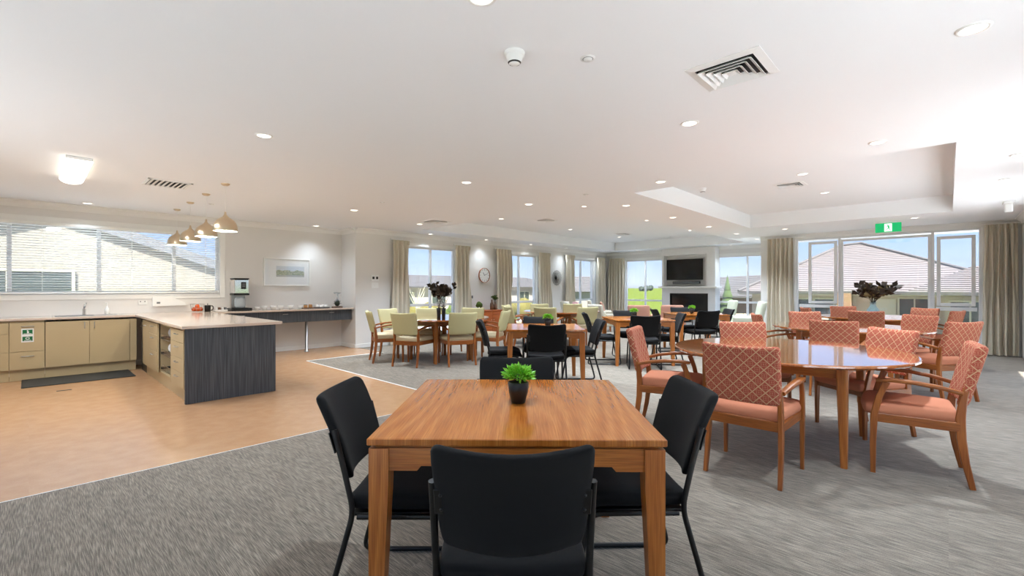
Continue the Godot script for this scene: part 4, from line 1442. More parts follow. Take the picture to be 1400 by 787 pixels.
	part("door", box_st(Vector3(-9.11, 0.45, -0.05), Vector3(0.45, 0.62, 0.03), 0.004), M.steel, dw)
	part("control_strip", box_st(Vector3(-9.11, 0.80, -0.05), Vector3(0.45, 0.05, 0.03), 0.003), M.black_plastic, dw)
	pull(dw, Vector3(-9.11, 0.70, -0.035), 0.0, 0.30)
	part("foot_panel", box_st(Vector3(-9.11, 0.06, -0.06), Vector3(0.45, 0.12, 0.03)), M.black_plastic, dw)
	# --- worktop: one L-shaped slab
	var wt := S()
	bx(wt, P(1.69, (6.13 + 9.34) / 2, 0.859), Vector3(1.06, 0.034, 9.34 - 6.13), 0.004)
	bx(wt, P((-1.48 + 4.86) / 2, (9.345 + 9.945) / 2, 0.859), Vector3(4.86 + 1.48, 0.034, 0.598), 0.004)
	solo("worktop", wt, M.benchtop, "pale beige worktop running along the wall and over the island", "worktop")
	# sink, tap
	var sk := thing("kitchen_sink", "inset stainless steel sink under the kitchen blind", "sink", P(0.6, 9.63, 0.8765))
	var st3 := S()
	rect_frame(st3, -0.37, 0.37, -0.2, 0.2, 0.03, 0, 0.004, 0.0)
	var rim := part("rim", st3, M.steel, sk)
	rim.rotation_degrees.x = -90
	part("basin", box_st(Vector3(-0.12, 0.0005, 0), Vector3(0.42, 0.002, 0.32)), M.grey_plastic, sk)
	part("drainer", box_st(Vector3(0.22, 0.0005, 0), Vector3(0.24, 0.003, 0.32)), M.steel, sk)
	var tp := thing("mixer_tap", "chrome mixer tap behind the kitchen sink", "tap", P(0.6, 9.87, 0.876))
	var st4 := S()
	lathe(st4, [Vector2(0.0, 0.10), Vector2(0.022, 0.10), Vector2(0.024, 0.0), Vector2(0.03, 0.0)], 14)
	part("body", st4, M.chrome, tp)
	st4 = S()
	tube(st4, fillet([Vector3(0, 0.08, 0), Vector3(0, 0.15, 0.01), Vector3(0, 0.17, 0.10), Vector3(0, 0.13, 0.15)], 0.05, 4), 0.011, 8)
	part("spout", st4, M.chrome, tp)
	st4 = S()
	tube(st4, [Vector3(0, 0.10, 0), Vector3(0.0, 0.135, -0.01), Vector3(0.03, 0.19, -0.03)], 0.008, 6)
	part("lever", st4, M.chrome, tp)
	var sb := thing("soap_bottle", "clear pump soap bottle beside the kitchen tap", "bottle", P(0.87, 9.84, 0.876))
	st4 = S()
	lathe(st4, [Vector2(0.0, 0.13), Vector2(0.012, 0.13), Vector2(0.014, 0.11), Vector2(0.03, 0.09), Vector2(0.03, 0.0), Vector2(0.0, 0.0)], 14)
	part("bottle", st4, M.china, sb)
	st4 = S()
	tube(st4, fillet([Vector3(0, 0.13, 0), Vector3(0, 0.19, 0), Vector3(-0.035, 0.19, 0.01)], 0.01, 3), 0.006, 6)
	part("pump", st4, M.white_plastic, sb)
	# --- dark floating bench
	var fb := thing("floating_bench", "charcoal floating drawer bench under the framed picture", "bench", P(0, 9.44))
	part("carcass", box_st(Vector3(3.59, 0.727, -0.25), Vector3(2.52, 0.222, 0.48)), M.charcoal, fb)
	for x in [[2.33, 3.0, 2.7], [3.0, 3.93, 3.47], [3.93, 4.85, 4.4]]:
		var f := front("drawer", fb, x[0], x[1], 0.616, 0.84, M.charcoal)
		part("handle", box_st(Vector3(x[2], 0.785, 0.014), Vector3(0.10, 0.012, 0.014), 0.003), M.steel, f)
	var lg := S()
	lathe(lg, [Vector2(0.0, 0.0), Vector2(0.04, 0.0), Vector2(0.04, 0.02), Vector2(0.027, 0.03), Vector2(0.027, 0.616), Vector2(0.0, 0.616)], 18)
	part("leg", lg, M.steel, fb, Vector3(3.91, 0, -0.07))
	# anti-fatigue mat
	var mt := S()
	bx(mt, Vector3.ZERO, Vector3(1.16, 0.012, 0.74), 0.005)
	var mo := solo("kitchen_mat", mt, M.mat_rubber, "dark rubber floor mat before the sink cupboard", "mat", P(0.51, 9.06, 0.0045))
	var dr2 := S()
	bx(dr2, Vector3.ZERO, Vector3(0.14, 0.004, 0.03), 0.001)
	solo("floor_drain", dr2, M.dark_gap, "thin dark drain slot in the vinyl before the rubber mat", "drain", P(0.31, 8.15, 0.0005))
	bench_items()

func cup_mesh() -> ArrayMesh:
	var st := S()
	lathe(st, [Vector2(0.0, 0.0), Vector2(0.03, 0.0), Vector2(0.05, 0.03), Vector2(0.056, 0.075), Vector2(0.053, 0.075), Vector2(0.046, 0.03), Vector2(0.0, 0.008)], 20)
	st.generate_normals()
	return st.commit()

func bench_items() -> void:
	var h := 0.8765
	# urn
	var u := thing("coffee_machine", "silver and black filter coffee machine on the worktop beside the window", "coffee machine", P(2.73, 9.68, h))
	part("base", box_st(Vector3(0.0, 0.025, 0.02), Vector3(0.34, 0.05, 0.32), 0.006), M.black_plastic, u)
	part("tower", box_st(Vector3(0.0, 0.30, -0.10), Vector3(0.24, 0.50, 0.08), 0.006), M.steel, u)
	part("head", box_st(Vector3(0.0, 0.45, 0.02), Vector3(0.25, 0.27, 0.26), 0.014), M.chrome, u)
	part("lid", box_st(Vector3(0.0, 0.595, 0.02), Vector3(0.255, 0.022, 0.265), 0.006), M.black_plastic, u)
	part("display", box_st(Vector3(0.03, 0.47, 0.152), Vector3(0.085, 0.13, 0.004)), M.black_plastic, u)
	var st := S()
	for y in [0.50, 0.475, 0.45]:
		bx(st, Vector3(0.03, y, 0.155), Vector3(0.05, 0.012, 0.002))
	part("button", st, M.grey_plastic, u)
	part("brew_collar", box_st(Vector3(0.0, 0.305, 0.02), Vector3(0.26, 0.035, 0.27), 0.006), M.black_plastic, u)
	st = S()
	lathe(st, [Vector2(0.0, 0.055), Vector2(0.085, 0.055), Vector2(0.095, 0.10), Vector2(0.095, 0.20), Vector2(0.08, 0.26), Vector2(0.078, 0.26), Vector2(0.092, 0.20), Vector2(0.092, 0.10), Vector2(0.082, 0.06), Vector2(0.0, 0.06)], 22)
	part("jug", st, M.clear_plastic, u, Vector3(0, 0, 0.04))
	# cups along the bench
	var cm := cup_mesh()
	for a in [[3.04, 0.85], [3.17, 1.0], [3.33, 1.0], [3.47, 1.0], [3.665, 1.02], [3.85, 0.85]]:
		var c := inst("bowl", cm, M.china, self, Transform3D(Basis().scaled(Vector3.ONE * a[1]), P(a[0], 9.68, h)))
		tag(c, "white china bowl in the row along the dark bench", "bowl", "china bowls on the bench")
	# wooden tray with jars
	var tr := thing("wooden_tray", "small wooden tray on the bench between bowls and the cup tray", "tray", P(4.01, 9.68, h))
	part("board", box_st(Vector3(0, 0.008, 0), Vector3(0.21, 0.016, 0.15), 0.004), M.clay_brown, tr)
	for x in [-0.05, 0.05]:
		var j := thing("sugar_jar", "squat glass jar with pale bamboo lid on the wooden tray", "jar", P(4.01 + x, 9.68, h + 0.0165), 0.0, "jars on the wooden tray")
		st = S()
		lathe(st, [Vector2(0.0, 0.05), Vector2(0.036, 0.05), Vector2(0.038, 0.045), Vector2(0.038, 0.0), Vector2(0.0, 0.0)], 16)
		part("body", st, M.bamboo, j)
		st = S()
		lathe(st, [Vector2(0.0, 0.066), Vector2(0.035, 0.064), Vector2(0.037, 0.051), Vector2(0.0, 0.051)], 16)
		part("lid", st, M.grey_plastic if x < 0 else M.bamboo, j)
	var bt := thing("black_tray", "black oval tray of upturned cups on the dark bench", "tray", P(4.30, 9.68, h))
	st = S()
	lathe(st, [Vector2(0.0, 0.006), Vector2(0.15, 0.006), Vector2(0.165, 0.016), Vector2(0.166, 0.012), Vector2(0.15, 0.0), Vector2(0.0, 0.0)], 24)
	part("dish", st, M.black_plastic, bt)
	for k in 6:
		var a := TAU * k / 6
		var c := inst("cup", cm, M.china, self, Transform3D(Basis(Vector3.RIGHT, PI).scaled(Vector3.ONE * 0.85), P(4.30 + cos(a) * 0.095, 9.68 + sin(a) * 0.095, h + 0.071)))
		tag(c, "white cup turned upside down on the black tray", "cup", "cups on the black tray")
	# plant with glass funnel at the end of the bench
	var pw := thing("succulent_planter", "dark succulent under a glass hurricane funnel at the bench end", "plant", P(4.63, 9.66, h))
	part("base_board", box_st(Vector3(0, 0.012, 0), Vector3(0.19, 0.024, 0.14), 0.004), M.clay_brown, pw)
	st = S()
	for k in 34:
		var a := k * 2.4
		var el := 0.25 + 1.2 * float(k % 7) / 7
		var d := Vector3(cos(a) * cos(el), sin(el), sin(a) * cos(el))
		var sd := d.cross(Vector3.UP).normalized() * 0.014
		var b0 := Vector3(0, 0.06, 0) + d * 0.03
		tri(st, b0 - sd, b0 + sd, b0 + d * 0.085)
		tri(st, b0 + sd, b0 - sd, b0 + d * 0.085 + Vector3(0, 0.008, 0))
	blob(st, Vector3(0, 0.085, 0), Vector3(0.055, 0.06, 0.055), 0.3, 5, 6, 9)
	part("leaves", st, M.tree_far, pw)
	st = S()
	lathe(st, [Vector2(0.035, 0.14), Vector2(0.022, 0.20), Vector2(0.022, 0.28), Vector2(0.08, 0.315), Vector2(0.081, 0.32)], 20)
	part("glass_funnel", st, M.clear_plastic, pw)
	st = S()
	tube(st, [Vector3(-0.08, 0.32, 0), Vector3(0.08, 0.32, 0)], 0.004, 6)
	part("rim_bar", st, M.black_metal, pw)
	# near the corner: fruit basket, black jar, tray with sachets, bottle
	var fb := thing("wire_fruit_basket", "small wire basket of tangerines on the worktop near the window end", "basket", P(2.06, 9.66, h))
	st = S()
	for y in [0.01, 0.06, 0.14]:
		var pts := []
		for k in 14: pts.append(Vector3(cos(TAU * k / 14) * (0.085 + y * 0.15), y, sin(TAU * k / 14) * (0.085 + y * 0.15)))
		tube(st, pts, 0.003, 5, true)
	for k in 10:
		var a := TAU * k / 10
		tube(st, [Vector3(cos(a) * 0.086, 0.01, sin(a) * 0.086), Vector3(cos(a) * 0.106, 0.14, sin(a) * 0.106)], 0.0025, 4)
	part("wire_frame", st, M.steel, fb)
	for k in 5:
		var a := TAU * k / 5
		var r := 0.05 if k < 4 else 0.0
		st = S()
		lathe(st, [Vector2(0.0, 0.036), Vector2(0.02, 0.033), Vector2(0.035, 0.01), Vector2(0.036, -0.008), Vector2(0.02, -0.032), Vector2(0.0, -0.035)], 14)
		solo("tangerine", st, M.orange_fruit, "orange tangerine lying in the wire basket", "fruit", P(2.06 + cos(a * 1.25) * r, 9.66 + sin(a * 1.25) * r, h + (0.047 if k < 4 else 0.10)), "tangerines in the basket")
	var kj := thing("plunger_jug", "black coffee plunger between the fruit basket and the sachet tray", "jug", P(2.215, 9.66, h))
	st = S()
	lathe(st, [Vector2(0.0, 0.115), Vector2(0.045, 0.115), Vector2(0.048, 0.10), Vector2(0.048, 0.0), Vector2(0.0, 0.0)], 18)
	part("body", st, M.black_plastic, kj)
	st = S()
	tube(st, fillet([Vector3(0.045, 0.10, 0), Vector3(0.085, 0.10, 0), Vector3(0.085, 0.03, 0), Vector3(0.045, 0.02, 0)], 0.02, 3), 0.008, 6)
	part("handle", st, M.black_plastic, kj)
	st = S()
	lathe(st, [Vector2(0.0, 0.15), Vector2(0.01, 0.145), Vector2(0.005, 0.117), Vector2(0.0, 0.117)], 10)
	part("knob", st, M.chrome, kj)
	var stt := thing("sachet_tray", "white compartment tray of sachets beside the coffee machine", "tray", P(2.42, 9.66, h))
	part("tray", box_st(Vector3(0, 0.015, 0), Vector3(0.20, 0.03, 0.13), 0.006), M.white_plastic, stt)
	for k in 4:
		part("sachet_bundle", box_st(Vector3(-0.072 + k * 0.048, 0.045, 0), Vector3(0.036, 0.05, 0.08), 0.006), [M.white_plastic, M.clay_brown, M.white_plastic, M.grey_plastic][k], stt)
	# plates and papers on the splash wall
	var sp := thing("power_outlet", "white double power point under the kitchen window", "outlet", P(1.335, VK - 0.008, 1.05))
	part("plate", box_st(Vector3.ZERO, Vector3(0.12, 0.075, 0.014), 0.004), M.white_plastic, sp)
	for x in [-0.03, 0.03]: part("switch", box_st(Vector3(x, 0.02, 0.009), Vector3(0.014, 0.018, 0.006), 0.002), M.grey_plastic, sp)
	var ph := thing("towel_dispenser", "white slanted paper holder on the wall under the kitchen window", "dispenser", P(1.70, VK - 0.04, 1.065))
	st = S()
	prism(st, PackedVector2Array([Vector2(-0.24, -0.075), Vector2(0.24, -0.075), Vector2(0.22, -0.02), Vector2(0.12, 0.03), Vector2(0.05, 0.075), Vector2(-0.24, 0.075)]), -0.04, 0.035)
	part("housing", st, M.white_plastic, ph)
	part("button", box_st(Vector3(-0.16, -0.02, 0.038), Vector3(0.05, 0.03, 0.006), 0.002), M.grey_plastic, ph)

# ------------------------------------------------------------------ things on the walls
func build_walls_decor() -> void:
	var right := deg_to_rad(-90)
	# framed picture over the dark bench
	var pc := thing("framed_picture", "white framed landscape print behind glass above the dark bench", "picture", P(3.695, VK, 1.625))
	var st := S()
	rect_frame(st, -0.46, 0.46, -0.285, 0.285, 0.022, 0.016, 0.032, 0.003)
	part("frame", st, M.trim_white, pc)
	part("mount", box_st(Vector3(0, 0, 0.012), Vector3(0.88, 0.53, 0.006)), M.white_plastic, pc)
	var pn := noise(0.03, 81, 3)
	var land := tex_of(160, 64, func(x: int, y: int) -> Color:
		var hill := 26.0 + 10.0 * pn.get_noise_2d(x * 1.0, 3.0)
		var c := Color(0.80, 0.83, 0.85)
		if y > hill: c = Color(0.45, 0.52, 0.36).lerp(Color(0.75, 0.74, 0.62), clampf(0.5 + 0.9 * pn.get_noise_2d(x * 2.5, y * 4.0), 0.0, 1.0))
		if y > 52: c = Color(0.66, 0.67, 0.62)
		return c * (1.0 + 0.1 * pn.get_noise_2d(x * 6.0, y * 6.0)))
	var pm := mat("landscape_print", Color(1, 1, 1), 0.6)
	pm.albedo_texture = land
	var q := QuadMesh.new()
	q.size = Vector2(0.56, 0.22)
	inst("print", q, pm, pc, Transform3D(Basis.IDENTITY, Vector3(0.06, 0.015, 0.0157)))
	part("glazing", box_st(Vector3(0, 0, 0.022), Vector3(0.876, 0.526, 0.002)), M.glass, pc)
	# switch panels on the window wall
	var sw := thing("control_panel", "white wall control with two dark dials beside the first tall window", "switch", P(5.33, VW, 1.52))
	part("plate", box_st(Vector3(0, 0, 0.01), Vector3(0.19, 0.14, 0.02), 0.004), M.white_plastic, sw)
	for x in [-0.045, 0.045]:
		part("dial", box_st(Vector3(x, 0.005, 0.023), Vector3(0.05, 0.055, 0.006), 0.002), M.black_plastic, sw)
	var s2 := thing("light_switch", "plain white switch plate under the dial control", "switch", P(5.33, VW, 1.36))
	part("plate", box_st(Vector3(0, 0, 0.006), Vector3(0.17, 0.13, 0.012), 0.003), M.white_plastic, s2)
	part("rocker", box_st(Vector3(0, 0, 0.0135), Vector3(0.03, 0.05, 0.004), 0.001), M.white_plastic, s2)
	var s3 := thing("wall_sensor", "tiny dark sensor on the wall near the sideboard", "sensor", P(8.22, VW, 1.06))
	part("body", box_st(Vector3(0, 0, 0.012), Vector3(0.045, 0.075, 0.024), 0.006), M.grey_plastic, s3)
	# clock
	var ck := thing("wall_clock", "round white wall clock with copper rim between two windows", "clock", P(8.65, VW - 0.005, 1.65))
	var face := S()
	lathe(face, [Vector2(0.0, 0.02), Vector2(0.19, 0.02), Vector2(0.19, 0.0)], 36, Vector3.ZERO, true)
	var fp := part("face", face, M.white_plastic, ck)
	fp.rotation_degrees.x = 90
	var rim := S()
	lathe(rim, [Vector2(0.192, 0.02), Vector2(0.193, 0.038), Vector2(0.201, 0.04), Vector2(0.203, 0.0)], 36)
	var rp := part("rim", rim, mat("copper", Color(0.72, 0.50, 0.40), 0.3, 1.0), ck)
	rp.rotation_degrees.x = 90
	for k in 12:
		var a := TAU * k / 12
		var hm := part("hour_mark", box_st(Vector3(0, 0.155, 0.0225), Vector3(0.007, 0.05 if k % 3 == 0 else 0.03, 0.004)), M.grey_plastic, ck)
		hm.rotation.z = a
	for e in [[0.10, 0.6, 0.012], [0.15, -1.2, 0.008]]:
		var hn := part("hand", box_st(Vector3(0, e[0] / 2 - 0.01, 0.027), Vector3(e[2], e[0], 0.003)), M.black_plastic, ck)
		hn.rotation.z = e[1]
	# wire flower
	var wf := thing("wire_flower", "dark wire flower wall ornament between two curtains", "wall ornament", P(11.84, VW - 0.01, 1.63))
	for k in 16:
		var a := TAU * k / 16
		st = S()
		var pts := []
		for j in 13:
			var t := TAU * j / 12
			pts.append(Vector3(0.145 + 0.105 * cos(t), 0.042 * sin(t), 0.03 + 0.02 * cos(t)))
		tube(st, pts, 0.0045, 5)
		tube(st, [Vector3(0.05, 0, 0.02), Vector3(0.24, 0, 0.045)], 0.003, 4)
		var pt := part("petal", st, M.black_metal, wf)
		pt.rotation.z = a
	st = S()
	lathe(st, [Vector2(0.0, 0.05), Vector2(0.03, 0.04), Vector2(0.055, 0.01), Vector2(0.055, 0.0)], 16)
	var cb := part("centre_boss", st, M.black_metal, wf)
	cb.rotation_degrees.x = 90
	# --- fireplace: chimney breast with television niche, mantel and black insert; local x = -v, z into the room
	var ch := thing("fireplace", "white chimney breast with mantel shelf and black glass fire", "fireplace", P(UF, 0), right)
	var a0 := -6.95
	var a1 := -5.22
	var dp := 0.36
	st = S()
	bx(st, Vector3((a0 + a1) / 2, 0.27, dp / 2), Vector3(a1 - a0, 0.54, dp))
	bx(st, Vector3((a0 + a1) / 2, 1.215, dp / 2), Vector3(a1 - a0, 0.17, dp))
	bx(st, Vector3((a0 - 6.68) / 2, 0.835, dp / 2), Vector3(-6.68 - a0, 0.59, dp))
	bx(st, Vector3((a1 - 5.44) / 2, 0.835, dp / 2), Vector3(a1 + 5.44, 0.59, dp))
	bx(st, Vector3((a0 + a1) / 2, 0.835, 0.04), Vector3(a1 - a0, 0.59, 0.08))
	part("hearth_wall", st, mat("stone_panel", Color(0.85, 0.855, 0.86), 0.6), ch)
	st = S()
	bx(st, Vector3(a0 + 0.03, 1.965, dp / 2), Vector3(0.06, 1.25, dp))
	bx(st, Vector3(a1 - 0.13, 1.965, dp / 2), Vector3(0.26, 1.25, dp))
	bx(st, Vector3((a0 + a1) / 2 - 0.1, 2.48, dp / 2), Vector3(a1 - a0 - 0.32, 0.22, dp))
	bx(st, Vector3((a0 + a1) / 2 - 0.1, 1.88, 0.05), Vector3(a1 - a0 - 0.32, 0.99, 0.10))
	part("niche_surround", st, M.wall_paint, ch)
	part("mantel_shelf", box_st(Vector3((a0 + a1) / 2, 1.325, dp / 2 + 0.06), Vector3(a1 - a0 + 0.16, 0.06, dp + 0.12), 0.006), M.trim_white, ch)
	part("fire_glass", box_st(Vector3(-6.06, 0.84, 0.30), Vector3(1.23, 0.56, 0.012)), M.screen, ch)
	st = S()
	rect_frame(st, -6.685, -5.435, 0.54, 1.13, 0.035, 0.33, 0.05, 0.003)
	part("fire_frame", st, M.black_metal, ch)
	part("hearth_ledge", box_st(Vector3(-6.06, 0.50, dp + 0.10), Vector3(1.5, 0.08, 0.26), 0.006), M.black_metal, ch)
	var tv := thing("television", "large black flat television in the niche above the mantel", "television", P(UF, 0), right)
	part("bezel", box_st(Vector3(-6.27, 1.903, 0.16), Vector3(1.20, 0.68, 0.04), 0.006), M.black_plastic, tv)
	part("screen", box_st(Vector3(-6.27, 1.908, 0.182), Vector3(1.17, 0.645, 0.004)), M.screen, tv)
	part("wall_bracket", box_st(Vector3(-6.27, 1.903, 0.12), Vector3(0.4, 0.3, 0.045)), M.black_metal, tv)
	var sbr := thing("soundbar", "long black soundbar under the television", "speaker", P(UF, 0), right)
	part("body", box_st(Vector3(-6.2, 1.475, 0.18), Vector3(0.90, 0.085, 0.08), 0.012), M.black_plastic, sbr)
	part("grille", box_st(Vector3(-6.2, 1.475, 0.222), Vector3(0.86, 0.06, 0.004)), M.grey_plastic, sbr)
	part("bracket", box_st(Vector3(-6.2, 1.475, 0.115), Vector3(0.2, 0.05, 0.05)), M.black_metal, sbr)

# ------------------------------------------------------------------ furniture
func sled_chair() -> Node3D:
	# faces local -z
	var o := thing("sled_chair", "", "chair")
	var st := S()
	cushion(st, Vector3(0.465, 0.065, 0.455), 0.03, func(p: Vector3) -> Vector3:
		var f := p.z / 0.2275
		var y := p.y
		if f < -0.55: y -= 0.05 * (-f - 0.55) * (-f - 0.55) / 0.2       # waterfall front
		y += 0.012 * (p.x * p.x) / 0.054
		return Vector3(p.x * (1.0 - 0.05 * maxf(f, 0.0)), y + 0.445, p.z - 0.01), 6)
	part("seat", st, M.black_fabric, o)
	part("seat_pan", box_st(Vector3(0, 0.405, -0.01), Vector3(0.43, 0.014, 0.42), 0.004), M.black_plastic, o)
	st = S()
	cushion(st, Vector3(0.462, 0.315, 0.045), 0.022, func(p: Vector3) -> Vector3:
		var fy := (p.y + 0.1575) / 0.315
		var curve := 0.05 * (p.x * p.x) / 0.0564                         # wraps round the sitter
		var z := p.z - curve + 0.255 + 0.07 * fy + 0.045 * fy * fy * fy
		var x := p.x * (0.94 + 0.07 * fy)
		if fy < 0.3: x *= 1.0 - 0.05 * pow((0.3 - fy) / 0.3, 2.0)
		if fy > 0.85: x *= 1.0 - 0.05 * pow((fy - 0.85) / 0.15, 2.0)
		var y := p.y + 0.70
		if fy > 0.75: y += 0.018 * (p.x * p.x) / 0.0564 * (fy - 0.75) / 0.25
		if fy < 0.2: y -= 0.02 * (1.0 - (p.x * p.x) / 0.0564) * (0.2 - fy) / 0.2
		return Vector3(x, y, z), 8)
	part("backrest", st, M.black_fabric, o)
	for s in [-1.0, 1.0]:
		var x: float = 0.232 * s
		st = S()
		var pts := [Vector3(x, 0.745, 0.262), Vector3(x, 0.60, 0.225), Vector3(x, 0.425, 0.185), Vector3(x * 1.06, 0.0115, 0.30), Vector3(x * 1.06, 0.0115, -0.265), Vector3(x, 0.405, -0.185), Vector3(x, 0.405, 0.17)]
		tube(st, fillet(pts, 0.05, 5), 0.0115, 8)
		part("side_frame", st, M.black_metal, o)
		var br := part("bracket", box_st(Vector3.ZERO, Vector3(0.04, 0.085, 0.006), 0.002), M.black_plastic, o, Vector3(0.205 * s, 0.69, 0.2735))
		br.rotation_degrees.x = 17
		for y in [-0.025, 0.025]:
			st = S()
			lathe(st, [Vector2(0.0, 0.004), Vector2(0.005, 0.003), Vector2(0.006, 0.0)], 8)
			var sw := part("screw", st, M.black_metal, br, Vector3(0, y, 0.003))
			sw.rotation_degrees.x = 90
	st = S()
	for z in [-0.17, 0.15]:
		tube(st, [Vector3(-0.232, 0.40, z), Vector3(0.232, 0.40, z)], 0.009, 6)
	part("cross_rail", st, M.black_metal, o)
	return o

func arm_chair(called: String, back_m: Material, seat_m: Material, top: float) -> Node3D:
	var o := thing(called, "", "chair")
	var wood: Material = M.chair_wood
	var lvl: Material = M.chair_wood_level
	var st: SurfaceTool
	for s in [-1.0, 1.0]:
		# rear leg and back post
		st = S()
		bar(st, [Vector3(0.235 * s, 0.0, 0.285), Vector3(0.233 * s, 0.16, 0.252), Vector3(0.23 * s, 0.32, 0.232), Vector3(0.228 * s, 0.45, 0.228), Vector3(0.226 * s, 0.58, 0.242), Vector3(0.222 * s, 0.70, 0.268)], [0.026, 0.028, 0.030, 0.030, 0.028, 0.024], [0.032, 0.040, 0.048, 0.050, 0.040, 0.028])
		part("leg", st, wood, o)
		# front leg running up into the arm support
		st = S()
		bar(st, [Vector3(0.262 * s, 0.0, -0.222), Vector3(0.262 * s, 0.22, -0.222), Vector3(0.264 * s, 0.42, -0.214), Vector3(0.268 * s, 0.54, -0.188), Vector3(0.27 * s, 0.648, -0.148)], [0.024, 0.028, 0.030, 0.028, 0.026], [0.030, 0.036, 0.042, 0.038, 0.044])
		part("leg", st, wood, o)
		# arm
		st = S()
		bar(st, [Vector3(0.236 * s, 0.612, 0.235), Vector3(0.255 * s, 0.640, 0.13), Vector3(0.272 * s, 0.660, 0.0), Vector3(0.276 * s, 0.664, -0.12), Vector3(0.268 * s, 0.655, -0.205)], [0.034, 0.042, 0.048, 0.050, 0.040], [0.026, 0.026, 0.026, 0.026, 0.020], true)
		part("armrest", st, lvl, o)
		st = S()
		bar(st, [Vector3(0.250 * s, 0.390, -0.205), Vector3(0.232 * s, 0.390, 0.225)], [0.024], [0.062])
		part("side_rail", st, lvl, o)
	part("front_rail", box_st(Vector3(0, 0.390, -0.212), Vector3(0.50, 0.060, 0.024), 0.004), lvl, o)
	part("rear_rail", box_st(Vector3(0, 0.388, 0.23), Vector3(0.435, 0.068, 0.024), 0.004), lvl, o)
	# seat cushion
	st = S()
	cushion(st, Vector3(0.50, 0.085, 0.50), 0.038, func(p: Vector3) -> Vector3:
		var fz := p.z / 0.25
		var y := p.y
		if p.y > 0.0: y += 0.016 * (1.0 - fz * fz) * (1.0 - (p.x * p.x) / 0.0625)
		var w := 1.0 - 0.07 * fz
		var front_ := -0.022 * (1.0 - (p.x * p.x) / 0.0625) if fz < -0.6 else 0.0
		return Vector3(p.x * w, y + 0.448, p.z - 0.022 + front_), 6)
	part("seat", st, seat_m, o)
	# back pad
	var hgt := top - 0.525
	st = S()
	cushion(st, Vector3(0.485, hgt, 0.062), 0.026, func(p: Vector3) -> Vector3:
		var fy := (p.y + hgt / 2) / hgt
		var curve := 0.030 * (p.x * p.x) / 0.0588
		return Vector3(p.x * (0.97 + 0.04 * fy), p.y + 0.525 + hgt / 2 + 0.012 * (p.x * p.x) / 0.0588 * fy, p.z + 0.245 + 0.095 * fy - curve + 0.015), 6)
	part("backrest", st, back_m, o)
	return o

func square_table(called: String, label: String, w: float) -> Node3D:
	var o := thing(called, label, "table")
	var h := 0.77
	part("tabletop", box_st(Vector3(0, h - 0.0125, 0), Vector3(w, 0.025, w), 0.003), M.oak_top, o)
	part("sub_frame", box_st(Vector3(0, h - 0.031, 0), Vector3(w - 0.05, 0.012, w - 0.05)), M.oak_level, o)
	var a := w / 2 - 0.006
	for sx in [-1.0, 1.0]:
		for sz in [-1.0, 1.0]:
			var st := S()
			var t := 0.07
			var b := 0.044
			var tp := []
			var mid := []
			var bt := []
			for k in [[0, 0], [1, 0], [1, 1], [0, 1]]:
				tp.append(Vector3(sx * (a - k[0] * t), h - 0.037, sz * (a - k[1] * t)))
				mid.append(Vector3(sx * (a - k[0] * t), h - 0.16, sz * (a - k[1] * t)))
				bt.append(Vector3(sx * (a - k[0] * b), 0.0, sz * (a - k[1] * b)))
			for k in 4:
				var k2 := (k + 1) % 4
				var c: Vector3 = (tp[0] + tp[2]) / 2
				var out: Vector3 = (tp[k] + tp[k2]) / 2 - c
				quad_out(st, tp[k], tp[k2], mid[k2], mid[k], out)
				quad_out(st, mid[k], mid[k2], bt[k2], bt[k], out)
			quad_out(st, tp[0], tp[1], tp[2], tp[3], Vector3.UP)
			quad_out(st, bt[0], bt[1], bt[2], bt[3], Vector3.DOWN)
			part("leg", st, M.oak_upright, o)
	for k in 4:
		var st := S()
		var L := a - 0.07
		var poly := PackedVector2Array([Vector2(-L, -0.005), Vector2(-L, -0.085), Vector2(-L + 0.10, -0.085), Vector2(-L + 0.115, -0.068), Vector2(L - 0.115, -0.068), Vector2(L - 0.10, -0.085), Vector2(L, -0.085), Vector2(L, -0.005)])
		prism(st, poly, a - 0.030, a - 0.008)
		var ap := part("apron", st, M.oak_level, o, Vector3(0, h - 0.032, 0))
		ap.rotation.y = k * PI / 2
	return o

func round_table(called: String, label: String, r: float, leg_r: float) -> Node3D:
	var o := thing(called, label, "table")
	var h := 0.77
	var st := S()
	lathe(st, [Vector2(0.0, h), Vector2(r - 0.006, h), Vector2(r, h - 0.006), Vector2(r, h - 0.018), Vector2(r - 0.02, h - 0.032), Vector2(0.0, h - 0.032)], 72, Vector3.ZERO, true)
	part("tabletop", st, M.round_top, o)
	var c := leg_r / sqrt(2.0)
	for sx in [-1.0, 1.0]:
		for sz in [-1.0, 1.0]:
			st = S()
			bar(st, [Vector3(sx * (c + 0.012), 0.0, sz * (c + 0.012)), Vector3(sx * c, h - 0.14, sz * c), Vector3(sx * c, h - 0.032, sz * c)], [0.042, 0.070, 0.072], [0.042, 0.070, 0.072])
			part("leg", st, M.oak_upright, o)
	for k in 4:
		var ap := part("apron", box_st(Vector3(0, h - 0.082, c), Vector3(2 * c - 0.07, 0.10, 0.024), 0.002), M.oak_level, o)
		ap.rotation.y = k * PI / 2
	return o

